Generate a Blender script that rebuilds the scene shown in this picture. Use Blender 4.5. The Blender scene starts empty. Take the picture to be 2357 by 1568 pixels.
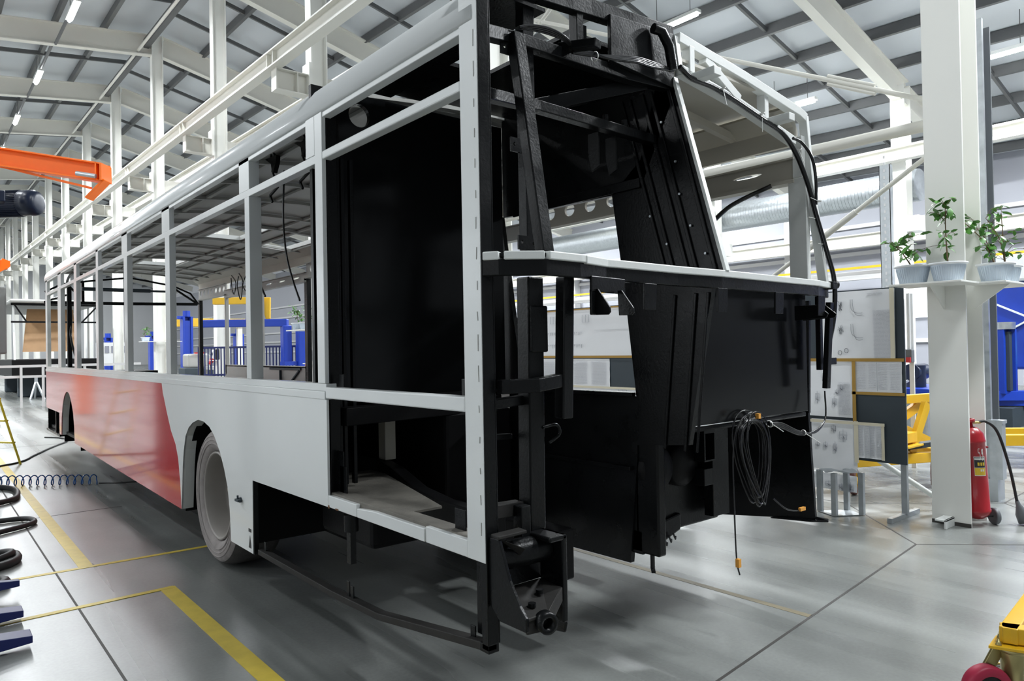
import bpy, math, random
from mathutils import Vector, Matrix
R = random.Random(7)
D = bpy.data
SC = bpy.context.scene
COL = SC.collection

# ------------------------------------------------------------------ camera, world, exposure, lamps
CAM_POS = Vector((-1.5165, -1.9986, 1.4578)); YAW, PITCH, ROLL, FPX = 0.6911, 0.0103, -0.0179, 1650.13
fw = Vector((math.sin(YAW)*math.cos(PITCH), math.cos(YAW)*math.cos(PITCH), math.sin(PITCH)))
r0 = Vector((math.cos(YAW), -math.sin(YAW), 0)); u0 = r0.cross(fw)
rt = r0*math.cos(ROLL)+u0*math.sin(ROLL); up = -r0*math.sin(ROLL)+u0*math.cos(ROLL)
cam = D.objects.new('camera', D.cameras.new('camera')); COL.objects.link(cam)
cam.matrix_world = Matrix(((rt.x, up.x, -fw.x, CAM_POS.x), (rt.y, up.y, -fw.y, CAM_POS.y), (rt.z, up.z, -fw.z, CAM_POS.z), (0, 0, 0, 1)))
cam.data.sensor_width = 36; cam.data.lens = FPX/2357*36; cam.data.clip_start = .05; cam.data.clip_end = 300
SC.camera = cam

W = D.worlds.new('world'); SC.world = W; W.use_nodes = True
W.node_tree.nodes['Background'].inputs[0].default_value = (.86, .93, 1, 1)
W.node_tree.nodes['Background'].inputs[1].default_value = WORLD_STRENGTH = 0.22
SC.view_settings.view_transform = 'Standard'; SC.view_settings.look = 'None'
SC.view_settings.gamma = 1; SC.view_settings.use_curve_mapping = False
SC.view_settings.exposure = 0.38
LAMP_WATT = 400.0
TUBE_EMIT = 60.0

# ------------------------------------------------------------------ materials
def mat(name, col, rough=.5, metal=0.0, coat=0.0, var=0.0, vscale=6.0, bump=0.0, bscale=60.0, rvar=0.0, emit=0, spec=None, stretch=None):
    m = D.materials.new(name); m.use_nodes = True; nt = m.node_tree; b = nt.nodes['Principled BSDF']; L = nt.links.new
    b.inputs['Base Color'].default_value = (*col, 1); b.inputs['Roughness'].default_value = rough; b.inputs['Metallic'].default_value = metal
    if coat: b.inputs['Coat Weight'].default_value = coat; b.inputs['Coat Roughness'].default_value = .08
    if spec is not None: b.inputs['Specular IOR Level'].default_value = spec
    if emit:
        b.inputs['Emission Color'].default_value = (*col, 1); b.inputs['Emission Strength'].default_value = emit
    if var or rvar or bump:
        tc = nt.nodes.new('ShaderNodeTexCoord'); src = tc.outputs['Object']
        if stretch:
            mp = nt.nodes.new('ShaderNodeMapping'); mp.inputs['Scale'].default_value = stretch; L(src, mp.inputs[0]); src = mp.outputs[0]
        n = nt.nodes.new('ShaderNodeTexNoise'); n.inputs['Scale'].default_value = vscale; n.inputs['Detail'].default_value = 6; L(src, n.inputs['Vector'])
        if var:
            mx = nt.nodes.new('ShaderNodeMix'); mx.data_type = 'RGBA'
            mx.inputs[6].default_value = (*[c*(1-var) for c in col], 1); mx.inputs[7].default_value = (*[min(1, c*(1+var)) for c in col], 1)
            L(n.outputs['Fac'], mx.inputs[0]); L(mx.outputs[2], b.inputs['Base Color'])
        if rvar:
            mr = nt.nodes.new('ShaderNodeMapRange'); mr.inputs[1].default_value = .3; mr.inputs[2].default_value = .7
            mr.inputs[3].default_value = max(.02, rough-rvar); mr.inputs[4].default_value = rough+rvar
            L(n.outputs['Fac'], mr.inputs[0]); L(mr.outputs[0], b.inputs['Roughness'])
        if bump:
            n2 = nt.nodes.new('ShaderNodeTexNoise'); n2.inputs['Scale'].default_value = bscale; n2.inputs['Detail'].default_value = 4; L(src, n2.inputs['Vector'])
            bp = nt.nodes.new('ShaderNodeBump'); bp.inputs['Strength'].default_value = bump; bp.inputs['Distance'].default_value = .01
            L(n2.outputs['Fac'], bp.inputs['Height']); L(bp.outputs[0], b.inputs['Normal'])
    return m

M = {}
M['white'] = mat('white_gloss_paint', (.74, .76, .755), .28, coat=.35, var=.03, vscale=3)
M['white_primer'] = mat('white_semi_gloss_paint', (.74, .76, .74), .38, var=.04, bump=.05)
M['red'] = mat('red_gloss_paint', (.58, .012, .022), .18, coat=.8, var=.05, vscale=2)
M['black'] = mat('black_gloss_paint', (.0045, .005, .0055), .30, spec=.22, rvar=.08, bump=.10, bscale=90)
M['black_flat'] = mat('black_satin_paint', (.005, .005, .0055), .5, spec=.15, bump=.1)
M['black_dusty'] = mat('dusty_black_paint', (.022, .021, .020), .62, spec=.25, var=.4, vscale=20, bump=.1)
M['black_smooth'] = mat('black_polished_panel', (.006, .0065, .007), .16, spec=.22, rvar=.05, vscale=3)
M['dust'] = mat('dusty_grey_steel', (.15, .14, .12), .8, var=.5, vscale=9, bump=.3)
M['steel'] = mat('bare_grey_steel', (.40, .40, .38), .45, .15, var=.10, vscale=4, rvar=.08)
M['steel_brown'] = mat('primed_brown_grey_steel', (.50, .475, .41), .5, .0, var=.08, vscale=3)
M['galv'] = mat('galvanised_steel', (.45, .48, .5), .38, .75, var=.25, vscale=14, rvar=.1)
M['rubber'] = mat('black_rubber', (.012, .012, .012), .55)
M['cable'] = mat('black_cable_sheath', (.008, .008, .009), .22)
M['tie'] = mat('white_nylon', (.75, .75, .72), .4)
M['orange_tape'] = mat('orange_tape', (.75, .34, .05), .5)
M['tyre'] = mat('dusty_tyre_rubber', (.27, .245, .235), .85, var=.35, vscale=14, bump=.35, bscale=40)
M['tread'] = mat('dark_tyre_tread', (.075, .07, .066), .8, var=.3, vscale=20, bump=.3)
M['rim'] = mat('oversprayed_wheel_rim', (.27, .25, .23), .5, var=.15, vscale=5)
M['concrete_joint'] = mat('dark_joint_filler', (.045, .042, .038), .7)
M['seam'] = mat('brown_seam_filler', (.17, .14, .075), .6, var=.3)
M['yellow_line'] = mat('worn_yellow_floor_paint', (.62, .47, .06), .5, var=.22, vscale=12)
M['column'] = mat('ivory_column_paint', (.84, .84, .795), .42, var=.02, vscale=2)
M['beam'] = mat('ivory_beam_paint', (.70, .69, .63), .45, var=.04, vscale=2)
M['purlin'] = mat('grey_galvanised_purlin', (.115, .118, .12), .5, .2, var=.12, vscale=2)
M['roof'] = mat('pale_roof_sheet', (.55, .58, .61), .5, .0, var=.05, vscale=1)
M['wall'] = mat('grey_wall_panel', (.36, .37, .41), .55, var=.03, vscale=1)
M['wallwhite'] = mat('white_wall_panel', (.72, .73, .74), .55, var=.02, vscale=1)
M['girt'] = mat('white_wall_girt', (.60, .60, .60), .5)
M['orange'] = mat('orange_crane_paint', (.90, .155, .004), .42, var=.05, spec=.3)
M['navy'] = mat('dark_blue_motor_paint', (.010, .018, .045), .35, var=.15)
M['dirt'] = mat('dust_on_motor', (.20, .18, .15), .8, var=.3, vscale=10)
M['blue'] = mat('blue_machine_paint', (.008, .045, .40), .35, var=.08)
M['darkblue'] = mat('dark_blue_painted_fork', (.006, .014, .11), .4, var=.1)
M['bluehose'] = mat('blue_polyurethane_hose', (.01, .09, .30), .25)
M['yellow'] = mat('yellow_trolley_paint', (.72, .42, .012), .4, var=.08, vscale=8)
M['ladder'] = mat('yellow_ladder_paint', (.62, .50, .03), .4, var=.06)
M['brownboard'] = mat('brown_hardboard', (.34, .20, .095), .6, var=.18, vscale=5)
M['slate'] = mat('slate_grey_board', (.035, .05, .062), .6, var=.08)
M['paper'] = mat('drawing_paper', (.87, .88, .90), .8, var=.03, vscale=3, bump=.25, bscale=5)
M['ink'] = mat('drawing_ink', (.27, .28, .33), .8)
M['inkdark'] = mat('dark_drawing_ink', (.07, .075, .10), .8)
M['tape'] = mat('cream_masking_tape', (.74, .68, .52), .7)
M['ochretape'] = mat('ochre_packing_tape', (.42, .24, .035), .5, var=.12)
M['pot'] = mat('pale_blue_plastic_pot', (.58, .66, .75), .4)
M['potrim'] = mat('white_plastic_rim', (.80, .82, .84), .4)
M['soil'] = mat('potting_soil', (.04, .03, .02), .9, bump=.5)
M['leaf'] = mat('ficus_leaf', (.075, .24, .035), .4, var=.5, vscale=20)
M['stem'] = mat('plant_stem', (.13, .085, .04), .7)
M['extred'] = mat('fire_red_paint', (.33, .008, .014), .3, coat=.3, var=.05)
M['brass'] = mat('brass', (.5, .36, .12), .35, .8)
M['greyplastic'] = mat('grey_plastic', (.13, .14, .15), .5)
M['labelblack'] = mat('label_black', (.02, .02, .02), .5)
M['labelyellow'] = mat('label_yellow', (.65, .45, .03), .5)
M['labelwhite'] = mat('label_white', (.65, .65, .62), .5)
M['wheelred'] = mat('red_polyurethane_tread', (.34, .012, .045), .5, var=.2)
M['wheelbrown'] = mat('brown_polyurethane_tread', (.16, .06, .045), .55, var=.2)
M['zinc'] = mat('yellow_zinc_plating', (.42, .36, .16), .32, .7, var=.15, vscale=10)
M['redplug'] = mat('red_plastic', (.5, .03, .03), .4)
M['rust'] = mat('rust_stain', (.15, .07, .03), .9)
M['green'] = mat('green_machine_paint', (.07, .25, .03), .5)
M['lamp'] = mat('lamp_tube_glow', (.93, .97, 1), .3, emit=TUBE_EMIT)
M['skylight'] = mat('daylit_window_glass', (.93, .97, 1), .2, emit=.9)

def floor_mat():
    m = D.materials.new('polished_concrete'); m.use_nodes = True; nt = m.node_tree; b = nt.nodes['Principled BSDF']; L = nt.links.new; N = nt.nodes.new
    tc = N('ShaderNodeTexCoord')
    def noise(scale, sv, detail=5):
        mp = N('ShaderNodeMapping'); mp.inputs['Scale'].default_value = sv; L(tc.outputs['Object'], mp.inputs[0])
        n = N('ShaderNodeTexNoise'); n.inputs['Scale'].default_value = scale; n.inputs['Detail'].default_value = detail; L(mp.outputs[0], n.inputs['Vector']); return n.outputs['Fac']
    streak = noise(1.7, (1.4, .05, 1), 3); cloud = noise(1.1, (1, 1, 1), 8); fine = noise(55, (1, 1, 1), 3); stain = noise(.7, (1, .5, 1), 2)
    r1 = N('ShaderNodeValToRGB'); e = r1.color_ramp.elements; e[0].position = .40; e[0].color = (.185, .193, .186, 1); e[1].position = .62; e[1].color = (.25, .26, .25, 1); L(streak, r1.inputs[0])
    r2 = N('ShaderNodeValToRGB'); e = r2.color_ramp.elements; e[0].position = .3; e[0].color = (.74, .75, .74, 1); e[1].position = .7; e[1].color = (1.12, 1.12, 1.12, 1); L(cloud, r2.inputs[0])
    mx = N('ShaderNodeMix'); mx.data_type = 'RGBA'; mx.blend_type = 'MULTIPLY'; mx.inputs[0].default_value = 1; L(r1.outputs[0], mx.inputs[6]); L(r2.outputs[0], mx.inputs[7])
    r3 = N('ShaderNodeValToRGB'); e = r3.color_ramp.elements; e[0].position = .25; e[0].color = (.9, .9, .9, 1); e[1].position = .75; e[1].color = (1.06, 1.06, 1.06, 1); L(fine, r3.inputs[0])
    mx2 = N('ShaderNodeMix'); mx2.data_type = 'RGBA'; mx2.blend_type = 'MULTIPLY'; mx2.inputs[0].default_value = 1; L(mx.outputs[2], mx2.inputs[6]); L(r3.outputs[0], mx2.inputs[7])
    L(mx2.outputs[2], b.inputs['Base Color'])
    mr = N('ShaderNodeMapRange'); mr.inputs[1].default_value = .35; mr.inputs[2].default_value = .65; mr.inputs[3].default_value = .22; mr.inputs[4].default_value = .36; b.inputs['Specular IOR Level'].default_value = .62; L(streak, mr.inputs[0]); L(mr.outputs[0], b.inputs['Roughness'])
    bp = N('ShaderNodeBump'); bp.inputs['Strength'].default_value = .05; bp.inputs['Distance'].default_value = .01; L(cloud, bp.inputs['Height']); L(bp.outputs[0], b.inputs['Normal'])
    return m
M['floor'] = floor_mat()

# ------------------------------------------------------------------ geometry helpers
class MB:
    def __init__(s): s.v = []; s.f = []; s.sm = []; s.mi = []; s.cur = 0
    def add(s, vs, fs, smooth=False):
        o = len(s.v); s.v += [tuple(x) for x in vs]
        for q in fs: s.f.append(tuple(i+o for i in q)); s.sm.append(smooth); s.mi.append(s.cur)
        return s
    def box(s, x0, x1, y0, y1, z0, z1):
        vs = [(x, y, z) for x in (x0, x1) for y in (y0, y1) for z in (z0, z1)]
        return s.add(vs, [(0, 1, 3, 2), (4, 6, 7, 5), (0, 4, 5, 1), (2, 3, 7, 6), (0, 2, 6, 4), (1, 5, 7, 3)])
    def bar(s, p, q, w, h, upv=(0, 0, 1)):                        # oriented square tube from p to q
        p = Vector(p); q = Vector(q); d = (q-p).normalized(); upv = Vector(upv)
        if abs(d.dot(upv.normalized())) > .98: upv = Vector((0, 1, 0))
        a = d.cross(upv).normalized(); b = a.cross(d).normalized()
        vs = [e+a*sa*w/2+b*sb*h/2 for e in (p, q) for sa in (-1, 1) for sb in (-1, 1)]
        return s.add(vs, [(0, 1, 3, 2), (4, 6, 7, 5), (0, 4, 5, 1), (2, 3, 7, 6), (0, 2, 6, 4), (1, 5, 7, 3)])
    def chain(s, pts, w, h, upv=(0, 0, 1)):                       # mitred square tube through points
        pts = [Vector(p) for p in pts]; n = len(pts); rings = []
        for i, p in enumerate(pts):
            d = (pts[min(i+1, n-1)]-pts[max(i-1, 0)]).normalized(); u_ = Vector(upv)
            if abs(d.dot(u_.normalized())) > .98: u_ = Vector((0, 1, 0))
            a = d.cross(u_).normalized(); b = a.cross(d).normalized()
            rings.append([p+a*-w/2+b*-h/2, p+a*w/2+b*-h/2, p+a*w/2+b*h/2, p+a*-w/2+b*h/2])
        vs = [x for r in rings for x in r]; fs = [(3, 2, 1, 0), tuple(4*(n-1)+k for k in range(4))]
        for i in range(n-1):
            for k in range(4): fs.append((4*i+k, 4*i+(k+1) % 4, 4*i+4+(k+1) % 4, 4*i+4+k))
        return s.add(vs, fs)
    def tube(s, pts, r, n=8, closed=False):
        pts = [Vector(p) for p in pts]; m = len(pts); rings = []; a = None
        for i, p in enumerate(pts):
            if closed: d = (pts[(i+1) % m]-pts[i-1]).normalized()
            else: d = (pts[min(i+1, m-1)]-pts[max(i-1, 0)]).normalized()
            if a is None:
                a = d.orthogonal().normalized()
            else:
                a = (a-d*a.dot(d)); a = a.normalized() if a.length > 1e-6 else d.orthogonal().normalized()
            b = d.cross(a); rr = r[i] if isinstance(r, (list, tuple)) else r
            rings.append([p+(a*math.cos(2*math.pi*k/n)+b*math.sin(2*math.pi*k/n))*rr for k in range(n)])
        vs = [x for q in rings for x in q]; fs = []
        for i in range(m if closed else m-1):
            j = (i+1) % m
            for k in range(n): fs.append((i*n+k, i*n+(k+1) % n, j*n+(k+1) % n, j*n+k))
        s.add(vs, fs, True)
        if not closed: s.add(rings[0], [tuple(range(n))[::-1]]); s.add(rings[-1], [tuple(range(n))])
        return s
    def cyl(s, p, q, r, r1=None, n=28): return s.tube([p, q], [r, r if r1 is None else r1], n)
    def lathe(s, prof, o=(0, 0, 0), axis=(0, 0, 1), n=40, smooth=True):   # prof: (radius, height along axis)
        o = Vector(o); d = Vector(axis).normalized(); a = d.orthogonal().normalized(); b = d.cross(a); m = len(prof)
        vs = [o+d*h+(a*math.cos(2*math.pi*k/n)+b*math.sin(2*math.pi*k/n))*r for r, h in prof for k in range(n)]
        fs = [(i*n+k, i*n+(k+1) % n, (i+1)*n+(k+1) % n, (i+1)*n+k) for i in range(m-1) for k in range(n)]
        return s.add(vs, fs, smooth)
    def prism(s, poly, vec):                                      # planar outline pushed along vec
        poly = [Vector(p) for p in poly]; v = Vector(vec); n = len(poly)
        fs = [tuple(range(n))[::-1], tuple(range(n, 2*n))]+[(k, (k+1) % n, n+(k+1) % n, n+k) for k in range(n)]
        return s.add(poly+[p+v for p in poly], fs)
    def holed(s, o, u, v, w, h, holes, th, n=28):                 # plate with holes: (centre u, centre v, ru, rv) in order of u
        o = Vector(o); u = Vector(u); v = Vector(v); nn = u.cross(v).normalized()*th
        cuts = [0]+[(holes[i][0]+holes[i+1][0])/2 for i in range(len(holes)-1)]+[w]
        for i, (cu, cv, ru, rv) in enumerate(holes):
            a0, a1 = cuts[i], cuts[i+1]; ang = sorted([2*math.pi*k/n for k in range(n)]+[math.atan2(y-cv, x-cu) % (2*math.pi) for x in (a0, a1) for y in (0, h)])
            inner = []; outer = []
            for t in ang:
                c, sn = math.cos(t), math.sin(t)
                ts = [((a1-cu)/c if c > 1e-9 else 1e9), ((a0-cu)/c if c < -1e-9 else 1e9), ((h-cv)/sn if sn > 1e-9 else 1e9), (-cv/sn if sn < -1e-9 else 1e9)]
                k = min(ts); outer.append((cu+c*k, cv+sn*k)); inner.append((cu+c*ru, cv+sn*rv))
            m = len(ang); P = lambda q, z: o+u*q[0]+v*q[1]+nn*z
            vs = [P(q, 0) for q in inner]+[P(q, 0) for q in outer]+[P(q, 1) for q in inner]+[P(q, 1) for q in outer]; fs = []
            for k in range(m):
                j = (k+1) % m
                fs += [(k, j, m+j, m+k), (2*m+k, 3*m+k, 3*m+j, 2*m+j), (k, 2*m+k, 2*m+j, j), (m+k, m+j, 3*m+j, 3*m+k)]
            s.add(vs, fs)
        return s
    def join(s, other, mi):
        o = len(s.v); s.v += other.v; s.f += [tuple(i+o for i in q) for q in other.f]; s.sm += other.sm; s.mi += [mi]*len(other.f); return s
    def build(s, name, m, parent=None, bevel=0, seg=2):
        off = OFF[parent] if parent else Vector()
        me = D.meshes.new(name); me.from_pydata([(x[0]-off.x, x[1]-off.y, x[2]-off.z) for x in s.v], [], s.f)
        for q, sm, mi in zip(me.polygons, s.sm, s.mi): q.use_smooth = sm; q.material_index = mi
        for k in (m if isinstance(m, (list, tuple)) else [m]): me.materials.append(k)
        o = D.objects.new(name, me); COL.objects.link(o)
        if parent: o.parent = parent
        if bevel:
            b = o.modifiers.new('edge_round', 'BEVEL'); b.width = bevel; b.segments = seg; b.limit_method = 'ANGLE'; b.angle_limit = .6
        OFF[o] = off
        return o
OFF = {}
def tag(o, label=None, cat=None, group=None, kind=None):
    if label: o['label'] = label
    if cat: o['category'] = cat
    if group: o['group'] = group
    if kind: o['kind'] = kind
    return o
def thing(name, loc, label, cat, group=None):
    o = D.objects.new(name, None); COL.objects.link(o); o.location = loc; OFF[o] = Vector(loc); o.empty_display_size = .1
    return tag(o, label, cat, group)
def struct(o): o['kind'] = 'structure'; return o
def copy_tree(o, parent=None):
    c = o.copy(); COL.objects.link(c)
    if parent: c.parent = parent
    for ch in [k for k in D.objects if k.parent == o]: copy_tree(ch, c)
    return c
def curve(pts, n=10):                                             # smooth path through points
    P = [Vector(p) for p in pts]; out = []
    for i in range(len(P)-1):
        a = P[max(i-1, 0)]; b = P[i]; c = P[i+1]; d = P[min(i+2, len(P)-1)]
        for k in range(n):
            t = k/n; out.append(.5*((2*b)+(c-a)*t+(2*a-5*b+4*c-d)*t*t+(3*b-a-3*c+d)*t*t*t))
    return out+[P[-1]]
V = Vector

# ------------------------------------------------------------------ the hall: floor, walls, roof
XR = 4.93                                                         # column row beside the bus = roof ridge
COLY = [.18, 6.1, 12.04, 18.35, 24.95, 31.7, 38.5, 45.3, 52.0, 58.8, 65.6, 72.4, 79.2, 86, 92.8, 99.6]
def zb(x, y):                                                     # underside of the rafters
    return 11.0+.033*y-(.24*(x-XR) if x > XR else .12*(XR-x))
fl = MB(); fl.box(-16, 26, -16, 111, -.2, 0); floor = struct(fl.build('floor', M['floor']))
def floor_strip(name, m, a, b, w, t=.0012):
    o = MB().bar((a[0], a[1], t/2), (b[0], b[1], t/2), w, t).build(name, m, floor); return o
for a, b, w in (((1.0, -.16), (3.97, .14), .014), ((-.8, -.3), (1.0, -.16), .014), ((3.97, .14), (4.93, 1.10), .012), ((3.97, .14), (4.93, -.80), .012), ((4.93, 1.10), (5.9, .15), .012),
                ((4.93, -.8), (5.9, .15), .012), ((5.9, .15), (16, .5), .014), ((-.80, -4), (-.83, 7.0), .012), ((-.83, 7.0), (-.86, 40), .014), ((-8, 5.66), (-.02, 5.75), .01),
                ((4.93, 1.1), (4.93, 5.2), .012), ((-16, 11.9), (16, 12.1), .012), ((-16, 18.1), (16, 18.3), .012), ((-16, 24), (16, 24.3), .012)):
    floor_strip('floor_joint', M['concrete_joint'], a, b, w)
floor_strip('seam_strip', M['seam'], (2.13, -.04), (2.06, 6), .045)
for i_, (a, b, w) in enumerate((((-.64, 3.70), (-.70, 26), .085), ((-1.7, 3.735), (.55, 3.66), .045), ((-.335, 2.85), (-.30, -2.5), .09), ((-1.7, 2.80), (-.30, 2.835), .045))):
    floor_strip('yellow_line', M['yellow_line'], a, b, w, .0016+.0006*i_)
struct(MB().box(25, 25.2, -16, 111, 0, 9).build('wall_right', M['wall']))
struct(MB().box(-16, 25.2, 110, 110.2, 0, 18).build('wall_far', M['wallwhite']))
wl = MB().box(-16.2, -16, -16, 111, 0, 3.2).box(-16.2, -16, -16, 111, 6.2, 13)
for k in range(21): wl.box(-16.2, -16, -16+k*6.1, -15+k*6.1, 3.2, 6.2)
struct(wl.build('wall_left', M['wallwhite']))
for k in range(20):
    struct(MB().box(-16.15, -16.1, -15+k*6.1, -9.9+k*6.1, 3.2, 6.2).build('window_%d' % (k+1), M['skylight']))
g = 0
for z in (1.4, 2.35, 3.2, 4.6, 5.6):
    struct(MB().box(24.88, 25, -16, 110, z, z+.14).build('trim_%d' % (g+1), M['girt'])); g += 1
for y in (-6, 0, 6.3, 12.4, 18.4, 24.4, 30.4, 36):
    struct(MB().box(24.6, 24.98, y, y+.36, 0, 6.3).build('trim_%d' % (g+1), M['girt'])); g += 1
struct(MB().box(24.86, 24.95, 7.7, 9.6, 2.25, 3.35).build('window_22', M['skylight']))
struct(MB().box(24.86, 24.95, 4.6, 7.2, 2.35, 3.3).build('window_23', M['skylight']))
struct(MB().box(24.8, 24.98, 5.4, 6.6, 0, 2.1).build('door_1', M['wallwhite']))
rf = MB()
def roof_quad(xa, xb):
    up_ = 1.0
    vs = [(x, y, zb(x, y)+up_+t) for t in (0, .08) for x, y in ((xa, -16), (xb, -16), (xb, 110), (xa, 110))]
    rf.add(vs, [(0, 1, 2, 3), (7, 6, 5, 4), (0, 4, 5, 1), (1, 5, 6, 2), (2, 6, 7, 3), (3, 7, 4, 0)])
roof_quad(-16, XR); roof_quad(XR, 25.2)
struct(rf.build('ceiling', M['roof']))
def i_beam(mb, p, q, bw, bh, t=.03, upv=(0, 0, 1)):
    p = Vector(p); q = Vector(q); u_ = Vector(upv)
    mb.bar(p+u_*(bh-t/2), q+u_*(bh-t/2), bw, t, upv); mb.bar(p+u_*t/2, q+u_*t/2, bw, t, upv); mb.bar(p+u_*bh/2, q+u_*bh/2, t*.6, bh-2*t, upv)
    return mb
for y in COLY[1:]+[-5.9]:                                         # portal rafters over the column row
    a = MB(); i_beam(a, (-16, y, zb(-16, y)), (XR-.18, y, zb(XR-.18, y)), .24, .72)
    struct(a.build('roof_rafter', M['beam']))
    a = MB(); i_beam(a, (XR+.18, y, zb(XR, y)), (19.2, y, zb(19.2, y)), .24, .72); i_beam(a, (19.2, y, zb(19.2, y)), (25, y, zb(25, y)), .24, .6)
    struct(a.build('roof_rafter', M['beam']))
for x in [3.35, 1.95, .45, -1.1, -2.7, -4.3, -5.9, -7.5, -9.1, -10.7, -12.3, 6.5, 8.0, 9.5, 11.0, 12.5, 14.0, 15.5, 17.0, 18.5, 20.0, 21.5, 23.0, 24.3]:
    a = MB().bar((x, -15.9, zb(x, -15.9)+.85), (x, 109.9, zb(x, 109.9)+.85), .11, .26)
    struct(a.build('roof_purlin', M['purlin']))
for i in range(len(COLY)-1):                                      # struts halfway between the rafters
    y = (COLY[i]+COLY[i+1])/2
    struct(MB().bar((-16, y, zb(-16, y)+.74), (XR, y, zb(XR, y)+.74), .07, .14).build('roof_strut', M['purlin']))
    for dy in (-1.1, 1.1):
        struct(MB().bar((XR, y+dy, zb(XR, y)+.80), (25, y+dy, zb(25, y)+.80), .07, .12).build('roof_strut', M['purlin']))
struct(MB().bar((XR-.33, 13, zb(XR-.33, 13)+.40), (XR-.33, 100, zb(XR-.33, 100)+.40), .16, .30).build('roof_strut', M['purlin']))
struct(MB().cyl((XR-.6, 12, zb(XR-.6, 12)+.12), (XR-.6, 100, zb(XR-.6, 100)+.12), .045).build('roof_pipe', M['beam']))
struct(MB().cyl((9.3, -6, 8.35), (8.2, 24, 9.5), .11).build('roof_pipe', M['purlin']))

# ------------------------------------------------------------------ steel columns of the row beside the bus
ORD = ['near', 'second', 'third', 'fourth', 'fifth', 'sixth', 'seventh', 'eighth']
def column(x, y, top, label, bracket=True, w=.36, dpt=.27):
    t = thing('steel_column', (x, y, 0), label, 'column', None); t['kind'] = 'thing'
    s_ = MB()                                                     # rolled H section: two flanges and a web
    for xa, xb, ya, yb in ((x-w/2, x-w/2+.022, y-dpt/2, y+dpt/2), (x+w/2-.022, x+w/2, y-dpt/2, y+dpt/2), (x-w/2+.022, x+w/2-.022, y-.01, y+.01)): s_.box(xa, xb, ya, yb, 0, top)
    s_.build('shaft', M['column'], t)
    if bracket:
        zt = 6.83+.027*y
        b = MB().box(x-w/2-.72, x-w/2, y-.13, y+.13, zt-.02, zt); b.box(x-w/2-.72, x-w/2, y-.012, y+.012, zt-.42, zt-.02); b.box(x-w/2-.72, x-w/2, y-.13, y+.13, zt-.44, zt-.42)
        b.box(x-w/2-.74, x-w/2-.72, y-.13, y+.13, zt-.44, zt); b.box(x-w/2-.30, x-w/2-.28, y-.13, y+.13, zt-.42, zt-.02)
        b.build('corbel', M['beam'], t)
        b = MB().box(x+w/2, x+w/2+.5, y-.12, y+.12, zt-.40, zt-.0); b.build('corbel', M['beam'], t)
        c = MB().box(x-w/2-.06, x-w/2, y-dpt/2-.03, y+dpt/2+.03, zt-.46, zt+.25); c.build('stiffener_plate', M['column'], t)
    return t
near_col = column(4.93, .175, 8.2, 'broad ivory steel column with the plant shelf, behind the red extinguisher', True, .38, .275)
for i, y in enumerate(COLY[1:]):
    nm = ['ivory steel column glimpsed through the roof gap of the black engine tower', 'widest ivory steel column rising above the white bus roof rail', 'second ivory steel column above the bus roof, counting from the engine tower',
          'third ivory steel column above the bus roof, counting from the engine tower', 'fourth ivory steel column above the bus roof, behind the orange crane tip', 'narrow ivory steel column directly behind the middle of the orange crane beam', 'seventh ivory steel column of the row, above the dark blue motor', 'first of the far ivory columns left of the bus front'][i] if i < 8 else 'ivory steel column in the bright far end of the row'
    c_ = column(XR, y, zb(XR, y)+.75, nm)
    if i > 7: c_['group'] = 'ivory columns at the far end of the row'
for i, (y, nm) in enumerate(((6.1, 'white steel column of the far row, right of the bus rear window'), (12.04, 'white steel column of the far row, seen through the bus rear window'))):
    t = column(18.9, y, 8.3, nm, False, .40, .36)
    MB().box(18.6, 19.2, y-.5, y-.18, 4.35, 4.75).build('corbel', M['column'], t)
for x, bot, lab in ((4.02, 6.83, 'cream crane runway beam carried on the near side of the column row'), (5.75, 6.55, 'cream runway beam on the far side of the column row')):
    a = MB(); i_beam(a, (x, 4, bot+.027*4+(0 if x < 5 else .3)), (x, 101, bot+.027*101+(0 if x < 5 else .3)), .22, .34)
    o = tag(a.build('runway_beam', M['beam']), lab, 'beam')
a = MB()
for y in COLY[1:]:
    a.box(3.93, 4.11, y-.16, y-.145, 6.83+.027*y+.02, 6.83+.027*y+.32)
    a.box(3.93, 4.11, y+.145, y+.16, 6.83+.027*y+.02, 6.83+.027*y+.32)
a.build('web_stiffener', M['beam'], D.objects['runway_beam'])
# bracing of the bay behind the bus rear
tag(MB().cyl((4.93, .34, 3.24), (4.93, 5.95, 3.30), .05).build('tie_tube', M['beam']), 'thick cream tie tube running level to the ivory column', 'tube')
b1 = thing('brace_rod', (4.93, 3.1, 4.0), 'white diagonal brace rod with turnbuckle, rising above the bus rear', 'rod')
MB().cyl((4.93, .33, 3.44), (4.93, 5.9, 6.24), .022).build('rod', M['beam'], b1)
tb = MB()
for dz in (-.035, .035): tb.cyl((4.93, .76, 3.655+dz), (4.93, 1.02, 3.785+dz), .018); tb.cyl((4.93, .95, 3.75+dz), (4.93, 1.18, 3.866+dz), .018)
tb.build('turnbuckle', M['beam'], b1)
b1 = thing('brace_rod', (4.93, 2.1, 2.0), 'cream diagonal brace pole crossing the view right of the bus rear pillar', 'rod')
MB().cyl((4.93, .33, 3.0), (4.93, 3.6, .98), .02).build('rod', M['beam'], b1); MB().cyl((4.93, .95, 2.617), (4.93, 1.55, 2.246), .028).build('sleeve', M['beam'], b1)
tag(MB().cyl((4.93, 6.0, 5.3), (4.93, 2.2, 7.4), .025).build('brace_rod', M['beam']), 'thin white brace rod beside the brightest ceiling lamp', 'rod')
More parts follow.
